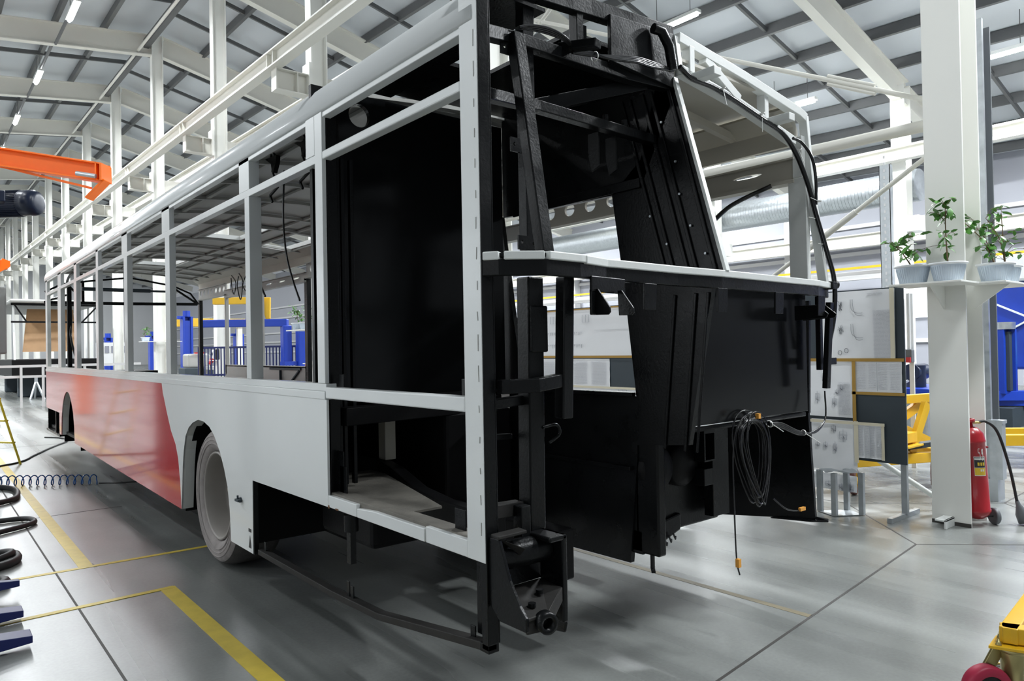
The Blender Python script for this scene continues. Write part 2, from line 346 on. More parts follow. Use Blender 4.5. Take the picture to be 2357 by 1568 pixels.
# crane girder, duct and tie beams of the far bay
a = MB(); i_beam(a, (18.45, -14, 6.22), (18.45, 50, 6.22), .3, .36); tag(a.build('crane_girder', M['beam']), 'long cream crane girder in front of the far column row', 'beam')
a = MB(); i_beam(a, (24.2, -14, 4.75), (24.2, 50, 4.9), .3, .45); tag(a.build('crane_girder', M['beam']), 'cream girder high along the far grey wall', 'beam')
tag(MB().bar((23.6, -12, 4.02), (23.6, 40, 4.02), .05, .08).build('power_rail', M['yellow']), 'thin yellow power rail along the far grey wall', 'rail')
tag(MB().bar((24.0, -12, 3.78), (24.0, 40, 3.78), .3, .3).build('crane_girder', M['girt']), 'white girder just under the yellow power rail', 'beam')
tag(MB().bar((24.5, -12, 5.05), (24.5, 40, 5.05), .06, .07).build('pipe_run', M['slate']), 'dark thin pipe along the far grey wall', 'pipe')
dt = thing('air_duct', (19.6, 8, 5.5), 'ribbed galvanised air duct under the far crane girder', 'duct')
d_ = MB()
for k in range(150): d_.cyl((19.6, 5.9+k*.1, 5.72), (19.6, 5.99+k*.1, 5.72), .44, .45, 20)
d_.build('ribbed_pipe', M['galv'], dt)
dt = thing('perforated_upright', (11.6, 4.0, 0), 'perforated galvanised upright with a coiled foot, left of the ivory column', 'post')
tx, ty = 11.6, 3.47
u_ = MB().box(tx-.06, tx+.06, ty-.09, ty-.08, 1.6, 4.55); u_.box(tx-.06, tx-.05, ty-.09, ty+.09, 1.6, 4.55); u_.box(tx-.06, tx+.06, ty+.08, ty+.09, 1.6, 4.55); u_.build('channel', M['galv'], dt)
u_ = MB()
for k in range(24): u_.box(tx-.068, tx-.06, ty-.015, ty+.015, 1.9+k*.12, 1.95+k*.12)
u_.build('slot_row', M['girt'], dt)
MB().box(tx-.15, tx+.15, ty-.1, ty+.35, 0, 1.6).build('pedestal', M['galv'], dt)

# ------------------------------------------------------------------ ceiling lamps (each carries its own light)
def lamp(x, y, label, group=None, watt=None, conduit=False):
    watt = watt or LAMP_WATT*((.32 if y < 10 else .6 if y < 20 else 1.5) if x < 0 else 1.5 if y > 32 else (1.1 if x < 8 else 1.9) if y > 15 else (2.3 if y < 0 else 1.5) if x > 8 else 1.0 if y < 0 else .7)
    z = zb(x, y)-.10
    t = thing('ceiling_lamp', (x, y, z), label, 'lamp', group)
    MB().box(x-.09, x+.09, y-.75, y+.75, z+.02, z+.10).build('housing', M['white_primer'], t)
    MB().cyl((x, y-.70, z), (x, y+.70, z), .05).build('tube', M['lamp'], t)
    for s_ in (-.5, .5): MB().cyl((x, y+s_, z+.1), (x, y+s_, z+.9), .008, n=6).build('hanger', M['purlin'], t)
    ld = D.lights.new('lamp_light', 'AREA'); ld.shape = 'RECTANGLE'; ld.size = .5; ld.size_y = 1.6; ld.energy = watt or LAMP_WATT; ld.color = (.93, .97, 1)
    lo = D.objects.new('lamp_light', ld); COL.objects.link(lo); lo.parent = t; lo.location = (0, 0, -.09)
    if conduit: MB().cyl((x, y-3.4, zb(x, y-3.4)+.03), (x, y+3.4, zb(x, y+3.4)+.03), .045).build('conduit', M['purlin'], t)
    return t
LN = ['white tube lamp nearest the top left corner of the view', 'second white tube lamp down the left ceiling', 'third white tube lamp down the left ceiling', 'white tube lamp just above the orange crane beam']
for k, (x, y) in enumerate(((1.93, 21.5), (1.85, 28.5), (1.8, 35.35), (1.8, 42.35))): lamp(x, y, LN[k], conduit=True)
lamp(12.77, 8.86, 'brightest tube lamp, just above the black rear roof corner'); lamp(17.6, 8.51, 'small glowing lamp seen at the white roof truss edge'); lamp(17.61, 3.51, 'glowing tube lamp right of the ivory column')
for x, y in ((1.9, 14.5), (1.9, -4), (-6, 35.4), (-6, 28.5), (-6, 21.5), (-6, 14.5), (-6, 7.5), (12.7, 16), (12.7, 23), (12.7, 30), (12.7, 38), (12.7, 46), (-6, 44), (-6, 56), (-6, 70), (-6, 84), (-6, 98), (1.8, 63), (1.8, 77), (1.8, 91), (12.7, 58), (12.7, 72), (12.7, 86), (12.7, 100), (12.7, -4), (9, -3), (20.5, 16), (20.5, -3), (20.5, 26), (-12, 3), (-12, 12)):  # unseen lamps; some added to brighten boards, near column, right floor and far wall
    lamp(x, y, 'ceiling tube lamp outside the view, hall row and added fill lamps alike', 'ceiling lamps outside the view')
lamp(1.8, 49.3, 'faint tube lamp farthest down the left ceiling', conduit=True)

# ------------------------------------------------------------------ the unfinished bus body
bus = thing('bus_body', (1.25, 5.6, 0), 'unfinished bus body shell, white and red side, open black rear engine bay', 'bus')
def yz(pts, x=0.0): return [(x, y, z) for y, z in pts]
# left side panels (face at X = 0)
AR = [(3.779, .287), (3.735, .60), (3.70, .74), (3.649, .85), (3.57, .915), (3.47, .958), (3.332, .99), (3.20, .985), (3.077, .957), (2.977, .905), (2.864, .81), (2.785, .71), (2.721, .60), (2.685, .46), (2.665, .264)]
wave = [(4.31, 1.222), (4.28, 1.15), (4.22, 1.07), (4.16, .99), (4.05, .86), (3.92, .76), (3.855, .66), (3.81, .5), (3.779, .287)]
MB().prism(yz([(1.25, .705), (2.27, .70), (2.276, .264), (2.665, .264)]+AR[::-1][1:]+wave[::-1][1:]+[(1.25, 1.222)]), (.012, 0, 0)).build('white_side_panel', M['white'], bus)
FA = [(9.70, .36), (9.66, .60), (9.56, .78), (9.42, .91), (9.25, .972), (9.12, .98), (8.98, .95), (8.83, .86), (8.70, .73), (8.62, .55), (8.60, .345)]
MB().prism(yz(wave[::-1]+[(11.2, 1.222), (11.2, .665), (9.87, .66), (9.87, .36)]+FA+[(6, .31)]), (.012, 0, 0)).build('red_side_panel', M['red'], bus)
for pl_ in (AR, FA):                                              # folded returns round the wheel arches
    a = MB()
    for p, q in zip(pl_[:-1], pl_[1:]):
        a.add([(0, *p), (0, *q), (.085, *q), (.085, *p)], [(0, 1, 2, 3)]); a.add([(.085, *p), (.085, *q), (.085, q[0]+(q[0]-3.2)*.0, q[1]+.004), (.085, p[0], p[1]+.004)], [(0, 1, 2, 3)])
    a.build('arch_flange', M['white_primer'], bus)
for lo_, hi_, cy, nm in ((2.58, 3.86, 3.2, 'wheel_housing'), (8.5, 9.78, 9.15, 'wheel_housing')):
    a = MB(); n = 14
    vs = [(x, cy-.66*math.cos(math.pi*k/n), .25+.80*math.sin(math.pi*k/n)) for x in (.05, .75) for k in range(n+1)]
    a.add(vs, [(k, k+1, n+2+k, n+1+k) for k in range(n)]); a.add(vs[n+1:]+[(.75, cy+.66, .15), (.75, cy-.66, .15)], [tuple(range(n+3))])
    a.build(nm, M['black_flat'], bus)
a = MB().box(.02, .5, 9.86, 9.88, .34, .67).box(.02, .5, 11.17, 11.19, .34, .67).box(.45, .47, 9.88, 11.17, .34, .67).box(.0, .5, 9.86, 11.2, .32, .35).box(.02, .06, 10.35, 10.40, .34, .67)
a.build('battery_bay', M['black'], bus)
# window framework
MB().box(-.004, .055, 1.26, 11.22, 1.222, 1.262).box(.004, .06, 1.26, 11.2, 1.262, 1.30).build('belt_rail', M['white'], bus, .004)
MB().box(.002, .05, 1.30, 11.2, 2.388, 2.43).build('transom_rail', M['white'], bus, .003)
for k, (y0, y1, d_) in enumerate(((2.268, 2.345, .075), (4.035, 4.165, .05), (5.52, 5.66, .05), (6.95, 7.08, .05), (8.36, 8.55, .05), (9.65, 9.93, .055), (11.02, 11.2, .05))):
    a = MB().box(.001, d_, y0, y1, 1.30, 2.39); a.box(.004, d_-.008, y0+.004, y1+(.10 if k < 3 else .0), 2.43, 2.64)
    a.build('window_pillar', M['white'], bus, .003)
MB().box(.0, .022, 1.262, 1.345, 1.3005, 2.64).box(.0, .06, 1.345, 1.45, 2.43, 2.64).build('window_pillar', M['white'], bus, .003)
MB().box(.024, .08, 1.262, 1.345, .71, 2.62).build('bulkhead_frame', M['black'], bus, .003)
# roof rail: rounded cove along the side
prof = [(.0, 2.625), (-.004, 2.632), (-.004, 2.66), (.004, 2.70), (.022, 2.742), (.05, 2.78), (.09, 2.812), (.15, 2.84), (.24, 2.862), (.24, 2.84), (.10, 2.80), (.05, 2.74), (.035, 2.66), (.03, 2.625)]
a = MB(); a.prism([(x, .028, z) for x, z in prof], (0, 11.24, 0)); o = a.build('roof_rail', M['white'], bus)
for p in o.data.polygons: p.use_smooth = len(p.vertices) == 4 and p.normal.x < .2
MB().box(.004, .05, .03, 11.2, 2.600, 2.626).build('drip_rail', M['white'], bus, .003)
# rear left corner, engine opening frame
MB().box(.0, .045, .0, .108, .705, 2.86).build('corner_post', M['white'], bus, .003)
for k in range(17): MB().bar((-.001, .022+R.uniform(-.002, .002), .80+k*.108), (-.001, .022+R.uniform(-.002, .002), .80+k*.108+R.uniform(.02, .06)), .002, .002).build('weld_bead', M['steel'], bus)
MB().box(.0, .048, -.006, .0, .42, 2.9).box(.048, .055, -.006, .12, .42, 2.9).box(.004, .04, -.004, .034, .40, .705).build('corner_post_frame', M['black'], bus, .002)
MB().box(.0, .05, .108, 1.262, 1.228, 1.284).build('engine_sill', M['white'], bus, .006)
MB().box(.0, .05, .108, 1.262, 2.392, 2.432).build('transom_rail', M['white'], bus, .006)
MB().box(.0, .035, .96, 1.25, .705, .762).build('lower_sill', M['white'], bus, .003)
MB().prism(yz([(.955, .705), (.955, .745), (.80, .757), (.60, .757), (.395, .757), (.395, .705)]), (.03, 0, 0)).build('lower_sill', M['white'], bus, .003)
MB().box(.001, .035, .1085, .385, .705, .768).build('lower_sill', M['white'], bus, .003)
MB().box(.02, .10, .11, 1.26, .715, .772).build('sill_tube', M['dust'], bus, .004)
# black engine tower: front and side bulkheads, floor, roof
a = MB().holed((.03, 1.47, 2.44), (1, 0, 0), (0, 0, 1), 1.24, .38, [(.27, .27, .062, .062)], .03)
a.box(.03, 1.27, 1.44, 1.47, 1.19, 2.44); a.build('front_bulkhead', M['black_smooth'], bus)
a = MB().box(.03, .12, 1.32, 1.40, .75, 2.6)
for x in (.14, .19): a.box(x, x+.02, 1.345, 1.375, .78, 2.44)
a.build('bulkhead_frame', M['black'], bus, .003)
X1 = 1.30                                                         # side bulkhead with its window
ol = [(1.42, 2.275), (1.30, 1.20)]; orr = [(.555, 2.24), (.418, 1.20)]
a = MB()
a.prism(yz([(1.47, 2.27), (1.47, 2.93), (.22, 2.90), (.17, 2.78), (.14, 2.68), (.34, 2.30), (.56, 2.25)], X1), (.03, 0, 0))
a.prism(yz([(.20, 2.93), (.17, 2.78), (-.11, 1.785), (.49, 1.785), (.56, 2.25), (.36, 2.4)], X1), (.03, 0, 0))
a.prism(yz([(-.06, 1.785), (.10, .98), (.42, .95), (.42, 1.20), (.49, 1.785)], X1), (.03, 0, 0))
a.prism(yz([(1.44, 1.21), (1.44, .33), (.48, .34), (.42, .9), (.42, 1.20)], X1), (.03, 0, 0))
a.prism(yz([(1.56, 2.28), (1.495, 2.28), (1.40, 1.70), (1.325, 1.30), (1.29, 1.2), (1.56, 1.2)], X1), (.03, 0, 0))
a.build('side_bulkhead', M['black'], bus)
a = MB()
for dy in (.03, .13, .18, .26, .31): a.bar((X1-.008, -.10+dy, 1.80), (X1-.008, .15+dy*1.05, 2.72), .018, .006, (1, 0, 0))
for dy in (.05, .12, .24): a.bar((X1-.008, .0+dy, .95), (X1-.008, -.08+dy, 1.70), .014, .006, (1, 0, 0))
a.bar((X1-.01, .36, 2.28), (X1-.01, 1.36, 2.28), .05, .012, (1, 0, 0)); a.bar((X1-.02, .42, 1.21), (X1-.02, 1.3, 1.21), .03, .02); a.bar((X1-.012, .45, .83), (X1-.012, 1.30, .83), .03, .02)
a.build('stiffening_rib', M['black'], bus, .003)
a = MB()                                                          # small bright screw heads on the bulkhead
for y, z in ((.22, 2.55), (.14, 2.34), (.12, 2.18), (.06, 2.02), (-.02, 1.88), (.2, 1.95), (.3, 2.1)): a.cyl((X1-.012, y, z), (X1-.006, y, z), .006, n=8)
a.build('screw_head', M['galv'], bus)
a = MB()
a.box(.22, .47, .15, 1.40, 2.83, 2.845); a.box(.76, 1.32, .30, 1.40, 2.87, 2.89); a.box(.47, .76, .88, 1.40, 2.85, 2.87); a.box(.72, .76, .2, .32, 2.80, 2.87)
a.build('engine_bay_roof', M['black'], bus)
# rear frame of the tower
MB().chain([(.05, .02, 2.79), (.37, .16, 2.90), (.75, .18, 2.935), (1.32, .18, 2.97)], .05, .075).build('rear_roof_beam', M['black'], bus, .004)
MB().prism([(.85, .14, 2.93), (1.31, .15, 2.965), (1.31, .15, 2.70), (.85, .14, 2.72)], (0, .02, 0)).build('rear_roof_panel', M['black'], bus, .003)
MB().chain([(.05, .05, 2.605), (.35, .17, 2.685), (1.0, .19, 2.70), (1.30, .19, 2.72)], .05, .05).build('rear_cross_beam', M['black'], bus, .004)
MB().chain([(.055, .10, 2.40), (.5, .25, 2.475), (1.30, .28, 2.475)], .05, .045).build('rear_cross_beam', M['black'], bus, .004)
MB().bar((.395, .20, 2.70), (.400, .20, 1.79), .058, .05, (0, 1, 0)).bar((.395, .20, 2.70), (.395, .19, 2.90), .06, .05, (0, 1, 0)).build('tower_upright', M['black'], bus, .004)
MB().box(.66, .70, .16, .21, 2.70, 2.93).build('roof_strut', M['black'], bus, .003)
MB().box(.96, 1.02, .18, .23, 2.70, 2.93).build('roof_strut', M['black'], bus, .003)
MB().bar((.255, .09, 2.66), (.25, -.06, 1.80), .055, .05, (0, 1, 0)).build('raked_pillar', M['black'], bus, .005)
MB().bar((.50, .35, 2.49), (1.16, .22, 2.705), .05, .06).build('diagonal_brace', M['black'], bus, .003)
MB().bar((.58, .18, 2.72), (.62, .0, 2.69), .05, .035).build('beam_stub', M['black'], bus, .004)
for z, x0 in ((2.26, .33), (1.875, .36)):
    a = MB().holed((x0-.05, .165, z-.028), (1, 0, 0), (0, 0, 1), .11, .056, [(.018, .03, .006, .008), (.078, .028, .006, .006)], .008); a.build('lug_plate', M['black'], bus)
MB().holed((.185, .10, 2.575), (1, 0, 0), (0, 0, 1), .05, .06, [(.02, .03, .007, .008)], .006).build('lug_plate', M['black'], bus)
a = MB()
for x in (.93, 1.05): a.prism([(x, .30, 2.46), (x, .37, 2.46), (x, .37, 2.36), (x, .35, 2.28), (x, .30, 2.30)], (.008, 0, 0))
a.box(.92, 1.07, .30, .37, 2.50, 2.51); a.build('hanging_bracket', M['black'], bus, .002)
a = MB()
for x in (.97, 1.10): a.cyl((x, .29, 2.5), (x, .29, 2.54), .016, n=10)
a.build('bolt_head', M['black'], bus)
# white belt strip across the rear and the black band under it
ZB = 1.795
S_ = [(.0, -.010), (.036, -.066), (.172, -.164), (.345, -.158), (.52, -.123), (.977, -.112), (1.28, -.122), (2.23, -.085), (2.47, -.02), (2.50, .05)]
def strip(name, pts, z0, z1, th, m, bev=.004):
    a = MB(); n = len(pts); P = [V((x, y, 0)) for x, y in pts]; nor = []
    for i in range(n):
        d = (P[min(i+1, n-1)]-P[max(i-1, 0)]).normalized(); nor.append(V((-d.y, d.x, 0)))
    vs = [p+V((0, 0, z)) for p in P for z in (z0, z1)]+[p+k*th+V((0, 0, z)) for p, k in zip(P, nor) for z in (z0, z1)]
    fs = []
    for i in range(n-1):
        o0, i0 = 2*i, 2*n+2*i
        fs += [(o0, o0+2, o0+3, o0+1), (i0, i0+1, i0+3, i0+2), (o0+1, o0+3, i0+3, i0+1), (o0, i0, i0+2, o0+2)]
    fs += [(0, 1, 2*n+1, 2*n), (2*n-2, 4*n-2, 4*n-1, 2*n-1)]
    a.add(vs, fs); return a.build(name, m, bus, bev)
def lerp(a, b, t): return (a[0]+(b[0]-a[0])*t, a[1]+(b[1]-a[1])*t)
strip('belt_strip', [S_[0], lerp(S_[1], S_[0], .12)], ZB-.030, ZB, .05, M['white_primer'])
strip('belt_strip', [lerp(S_[1], S_[2], .08), lerp(S_[1], S_[2], .93)], ZB-.030, ZB, .05, M['white_primer'])
strip('belt_strip', [lerp(S_[2], S_[3], .05), S_[3], (.40, -.150)], ZB-.030, ZB, .05, M['white_primer'])
strip('belt_strip', [(.37, -.158), S_[4], S_[5], S_[6], S_[7], (2.43, -.045)], ZB-.034, ZB-.002, .05, M['white_primer'])
strip('belt_strip', [(2.475, -.02), (2.50, .05)], ZB-.034, ZB-.002, .05, M['white_primer'])
strip('belt_band', [(x, y+.01) for x, y in S_], ZB-.085, ZB-.028, .03, M['black'])
strip('belt_cap', [(x, y+.02) for x, y in S_[1:-1]], ZB-.02, ZB-.004, .06, M['black'])
MB().box(2.425, 2.475, -.06, .02, ZB-.04, ZB+.002).build('strip_clamp', M['black'], bus, .003)
MB().cyl((2.50, .02, ZB-.01), (2.57, -.01, ZB-.006), .024, n=14).build('rubber_buffer', M['rubber'], bus)
# brackets under the belt band
a = MB(); a.prism([(.40, -.15, 1.72), (.62, -.12, 1.72), (.62, -.12, 1.66), (.40, -.15, 1.66)], (0, .012, 0)); a.prism([(.40, -.148, 1.67), (.43, -.144, 1.67), (.43, -.144, 1.575), (.40, -.148, 1.575)], (0, .012, 0)); a.build('hinge_plate', M['black'], bus, .003)
for x in (.425, .555):
    a = MB(); a.prism([(x, -.135, 1.672), (x, -.14, 1.575), (x, -.205, 1.573), (x, -.216, 1.583), (x, -.214, 1.60), (x, -.155, 1.672)], (.007, 0, 0)); a.build('hinge_ear', M['black'], bus, .002)
for x, y in ((.70, -.15), (1.18, -.16), (1.66, -.155), (2.13, -.125)):
    MB().prism([(x, y, 1.705), (x+.075, y, 1.705), (x+.072, y+.004, 1.60), (x+.002, y+.004, 1.60)], (0, .01, 0)).build('mounting_tab', M['black'], bus, .002)
for x in (2.20, 2.29):
    MB().prism([(x, -.08, 1.66), (x, .05, 1.66), (x, .05, 1.58), (x, -.13, 1.59), (x, -.14, 1.61)], (.008, 0, 0)).build('hinge_ear', M['black'], bus, .002)
# lower rear frame
MB().bar((.245, .02, 1.72), (.245, .03, .78), .075, .07, (0, 1, 0)).build('lower_upright', M['black'], bus, .006)
MB().bar((.350, -.06, 1.72), (.350, -.04, 1.19), .052, .05, (0, 1, 0)).build('lower_upright', M['black'], bus, .005)
MB().chain([(.06, -.02, 1.32), (.20, -.055, 1.322), (.35, -.04, 1.335)], .045, .05).build('lower_crossbar', M['black'], bus, .004)
MB().bar((.06, .04, 1.255), (.25, .05, 1.265), .04, .035).build('lower_crossbar', M['black'], bus, .003)
MB().box(.205, .288, -.030, -.018, 1.44, 1.612).build('latch_plate', M['black'], bus, .006)
MB().bar((.05, .10, 1.13), (.20, .10, 1.125), .03, .02).build('lower_crossbar', M['black'], bus, .002)
a = MB().tube(curve([(.27, -.01, 1.16), (.33, -.02, 1.165), (.345, -.02, 1.13), (.30, -.01, 1.10)], 6), .006); a.build('latch_hook', M['black'], bus)
# engine bay floor and chassis rail
MB().prism([(.08, 1.75, .764), (.08, .655, .764), (.26, .655, .764), (.50, 1.58, .764), (.50, 1.75, .764)], (0, 0, -.01)).build('bay_floor', M['dust'], bus)
MB().chain([(.62, 2.9, .765), (.58, 1.80, .765), (.53, 1.50, .745), (.44, 1.12, .70), (.43, .86, .675), (.42, .45, .675)], .075, .12).build('chassis_rail', M['black_flat'], bus, .008)
MB().box(.56, .63, 1.68, 1.76, .82, 1.15).build('engine_mount_post', M['steel_brown'], bus, .004)
for y, z, h in ((1.17, .77, .13), (1.20, .77, .20), (.20, .77, .08)):
    MB().box(.06, .066, y, y+.07, z, z+h).build('upright_tab', M['black'], bus, .002)
for y in (1.20, .17): MB().box(.052, .058, y-.03, y+.03, 1.28, 1.345).build('upright_tab', M['black'], bus, .002)
MB().bar((.1, 1.30, 1.13), (1.2, 1.45, 1.13), .1, .09).build('bay_crossbeam', M['black_flat'], bus, .004)
MB().prism([(1.0, 2.3, .76), (1.0, 3.1, .76), (.75, 3.1, .78), (.75, 2.3, .77)], (0, 0, .006)).build('foil_sheet', M['galv'], bus)
MB().box(1.25, 1.28, 1.50, 2.56, .4, 1.2).box(.06, 1.25, 2.53, 2.56, .4, 1.2).box(.03, 1.28, 1.40, 2.56, 1.19, 1.21).build('engine_bay_lining', M['black_flat'], bus)
MB().box(.02, .06, 1.40, 2.55, .72, 1.2).build('engine_bay_lining', M['black_flat'], bus)
# tow bracket
tw = bus
MB().box(.25, .275, -.125, .0, .47, .785).box(.19, .275, -.125, .0, .765, .785).prism([(.262, -.02, .47), (.262, -.125, .47), (.262, -.115, .43), (.262, -.04, .42)], (.013, 0, 0)).build('tow_side_plate', M['black'], bus, .008)
MB().prism([(.01, .02, .80), (.01, -.06, .80), (.01, -.115, .67), (.01, -.165, .60), (.01, -.20, .565), (.01, -.20, .52), (.01, -.06, .52), (.01, .06, .62)], (.014, 0, 0)).build('tow_side_plate', M['black'], bus, .003)
MB().prism([(.02, .0, .605), (.25, .0, .605), (.25, -.12, .60), (.11, -.20, .565), (.02, -.20, .565)], (0, 0, -.012)).prism([(.02, -.195, .565), (.11, -.20, .565), (.25, -.122, .60), (.25, -.122, .55), (.11, -.20, .505), (.02, -.195, .51)], (0, .012, 0)).build('tow_base_plate', M['black_dusty'], bus, .003)
a = MB()
for k in range(8):
    t0, t1 = k/8*1.5, (k+1)/8*1.5; f = lambda t: (-.0+.03*math.sin(t), .605+.12*(1-math.cos(t))*.5+.10*t/1.5)
    (ya, za), (yb, zb_) = f(t0), f(t1); a.add([(.02, ya, za), (.255, ya, za), (.255, yb, zb_), (.02, yb, zb_)], [(0, 1, 2, 3)], True)
a.build('tow_back_plate', M['black'], bus)
MB().cyl((.02, -.01, .725), (.25, -.03, .725), .05).build('tow_cross_tube', M['black'], bus)
MB().lathe([(.020, 0), (.033, 0), (.036, .006), (.036, .045), (.020, .045), (.018, .0)], (.088, -.195, .545), (-.30, -1, 0), 24).build('tow_eye', M['black'], bus)
MB().box(.15, .195, -.02, .03, .76, .885).build('tow_post', M['black'], bus, .004)
MB().bar((.01, -.04, .805), (.13, -.05, .81), .05, .012).prism([(.02, -.05, .80), (.10, -.10, .76), (.10, -.07, .73)], (0, .01, 0)).bar((.05, .05, .87), (.2, .05, .865), .05, .05).build('tow_gusset', M['black_dusty'], bus, .003)
for x, y, z in ((.16, -.10, .604), (.08, -.15, .588)): MB().cyl((x, y, z-.01), (x, y, z+.003), .014, n=14).build('tow_bolt', M['black'], bus)
for z in (.70, .625): MB().cyl((.238, -.07, z), (.252, -.07, z), .017, n=12).build('tow_bolt', M['black'], bus)
# lower left skirt frame
MB().chain([(.03, 2.22, .285), (.03, 1.25, .285), (.03, .80, .30), (.03, .62, .325), (.03, .04, .405)], .045, .03).build('skirt_rail', M['black_dusty'], bus, .003)
MB().box(.004, .05, -.004, .05, .39, .42).build('skirt_foot', M['black'], bus, .002)
for y, z, h in ((.11, .40, .05), (1.06, .29, .07), (1.10, .29, .085), (2.15, .30, .05)):
    MB().box(.03, .036, y, y+.03, z, z+h).build('skirt_tab', M['black'], bus, .002)
MB().box(.002, .03, 2.262, 2.276, .262, .70).build('panel_edge_angle', M['black'], bus)
# underside mass of the chassis; beams and pan also block light beneath
MB().box(.75, .87, .45, 11.2, .36, .60).build('chassis_beam', M['black_flat'], bus, .01)
MB().box(1.63, 1.75, .9, 11.2, .36, .60).build('chassis_beam', M['black_flat'], bus, .01)
MB().box(1.3, 2.4, 1.46, 3.9, .90, .94).box(.06, 2.4, 3.9, 11.2, .36, .40).box(.06, 2.4, 3.86, 3.9, .40, .94).build('floor_pan', M['black_flat'], bus)
MB().box(.9, 1.7, 1.6, 3.0, .30, .72).cyl((.3, 3.13, .455), (2.2, 3.13, .455), .11).build('rear_axle', M['black_flat'], bus, .02)
MB().box(.76, 1.24, 1.35, 2.5, .38, 1.10).build('light_blocker', M['black_flat'], bus, .02)  # added hidden box, stops light passing under the bus
MB().box(.35, .70, 1.46, 2.1, .38, .68).build('air_tank_box', M['black_flat'], bus, .03)
MB().box(.09, .12, 1.20, 1.24, .42, .70).cyl((.10, 1.21, .58), (.10, 1.21, .66), .035).build('valve', M['black'], bus)
# rear wheel: tyre, rim
def wheel(x, y, s=1):
    o = V((x, y, .475)); ax = (-s, 0, 0)
    t = MB().lathe([(.30, -.02), (.31, .006), (.345, .028), (.40, .034), (.432, .024), (.445, .012)], o, ax, 64)
    o1 = t.build('tyre', M['tyre'], bus)
    t = MB().lathe([(.445, .012), (.468, -.03), (.475, -.07), (.475, -.24), (.46, -.28), (.30, -.28)], o, ax, 64); t.build('tyre_tread', M['tread'], o1)
    for r_ in (.36, .385, .41):
        q = MB(); q.lathe([(r_-.004, .031), (r_, .037), (r_+.004, .031)], o, ax, 64); q.build('sidewall_ridge', M['tyre'], o1)
    t = MB().lathe([(.30, -.02), (.302, .012), (.292, .016), (.285, .006), (.275, -.05), (.262, -.12), (.255, -.15), (.19, -.15), (.15, -.142), (.15, -.11), (.11, -.105), (.0, -.105)], o, ax, 56)
    o2 = t.build('rim', M['rim'], bus)
    q = MB()
    for k in range(10):
        an = 2*math.pi*k/10; c = o+V((s*.142, math.cos(an)*.168, math.sin(an)*.168)); q.cyl(c, c-V((s*.03, 0, 0)), .015, n=6)
    q.build('wheel_nut', M['rim'], o2)
wheel(.075, 3.13); wheel(2.38, 3.13, -1)
MB().cyl((.02, 2.47, .555), (-.012, 2.47, .555), .016, n=12).box(-.03, -.008, 2.44, 2.50, .548, .562).cyl((-.016, 2.485, .562), (-.016, 2.485, .582), .006, n=8).build('panel_latch', M['slate'], bus)
a = MB(); a.prism(yz([(2.302, .29), (2.345, .29), (2.322, .365)], -.0015), (.001, 0, 0)); a.box(-.0015, -.0005, 2.302, 2.345, .385, .405); a.build('jacking_mark', M['labelblack'], bus)
MB().box(-.001, .0, 1.235, 1.25, .70, .715).box(-.001, 0, 1.14, 1.17, .704, .712).build('rust_spot', M['rust'], bus)
# roof skin with hatch openings, ribs and stringers
def crown(x): return 2.76+.085*math.sin(math.pi*min(max((x-.1)/2.3, 0), 1))
HX = [(1.15, 1.57, 5.9, 7.0), (1.87, 2.24, 6.05, 7.25), (1.06, 1.60, 9.25, 10.2)]
xs = sorted({.08, .4, .75, 1.06, 1.15, 1.35, 1.57, 1.6, 1.87, 2.05, 2.24, 2.42}); ys = sorted({1.44, 3, 4.5, 5.9, 6.05, 7.0, 7.25, 8.2, 9.25, 10.2, 11.3, 11.75})
for t_, nm, m in ((.02, 'roof_skin', 'steel'),):
    a = MB()
    for i in range(len(xs)-1):
        for j in range(len(ys)-1):
            cx, cy = (xs[i]+xs[i+1])/2, (ys[j]+ys[j+1])/2
            if any(h[0] < cx < h[1] and h[2] < cy < h[3] for h in HX): continue
            q = [(xs[i], ys[j]), (xs[i+1], ys[j]), (xs[i+1], ys[j+1]), (xs[i], ys[j+1])]
            a.add([(x, y, crown(x)+.03) for x, y in q]+[(x, y, crown(x)+.05) for x, y in q], [(3, 2, 1, 0), (4, 5, 6, 7), (0, 1, 5, 4), (1, 2, 6, 5), (2, 3, 7, 6), (3, 0, 4, 7)])
    a.build(nm, M[nm == 'roof_skin' and 'steel'], bus)
for y in (1.5, 2.3, 3.0, 3.72, 4.45, 5.2, 5.88, 7.05, 7.8, 8.5, 9.2, 10.24, 10.9, 11.5):
    a = MB(); a.chain([(x, y, crown(x)+.008) for x in (.06, .4, .8, 1.25, 1.7, 2.1, 2.44)], .04, .028); a.build('roof_rib', M['steel'], bus, .003)
for x in (.42, 1.03, 1.62, 1.84, 2.27):
    a = MB(); a.bar((x, 1.5, crown(x)+.012), (x, 11.6, crown(x)+.012), .035, .022); a.build('roof_stringer', M['steel'], bus, .003)
for h in HX:
    a = MB()
    for p, q in (((h[0], h[2]), (h[1], h[2])), ((h[1], h[2]), (h[1], h[3])), ((h[1], h[3]), (h[0], h[3])), ((h[0], h[3]), (h[0], h[2]))): a.bar((*p, crown(p[0])+.045), (*q, crown(q[0])+.045), .02, .05)
    a.build('hatch_frame', M['white_primer'], bus)
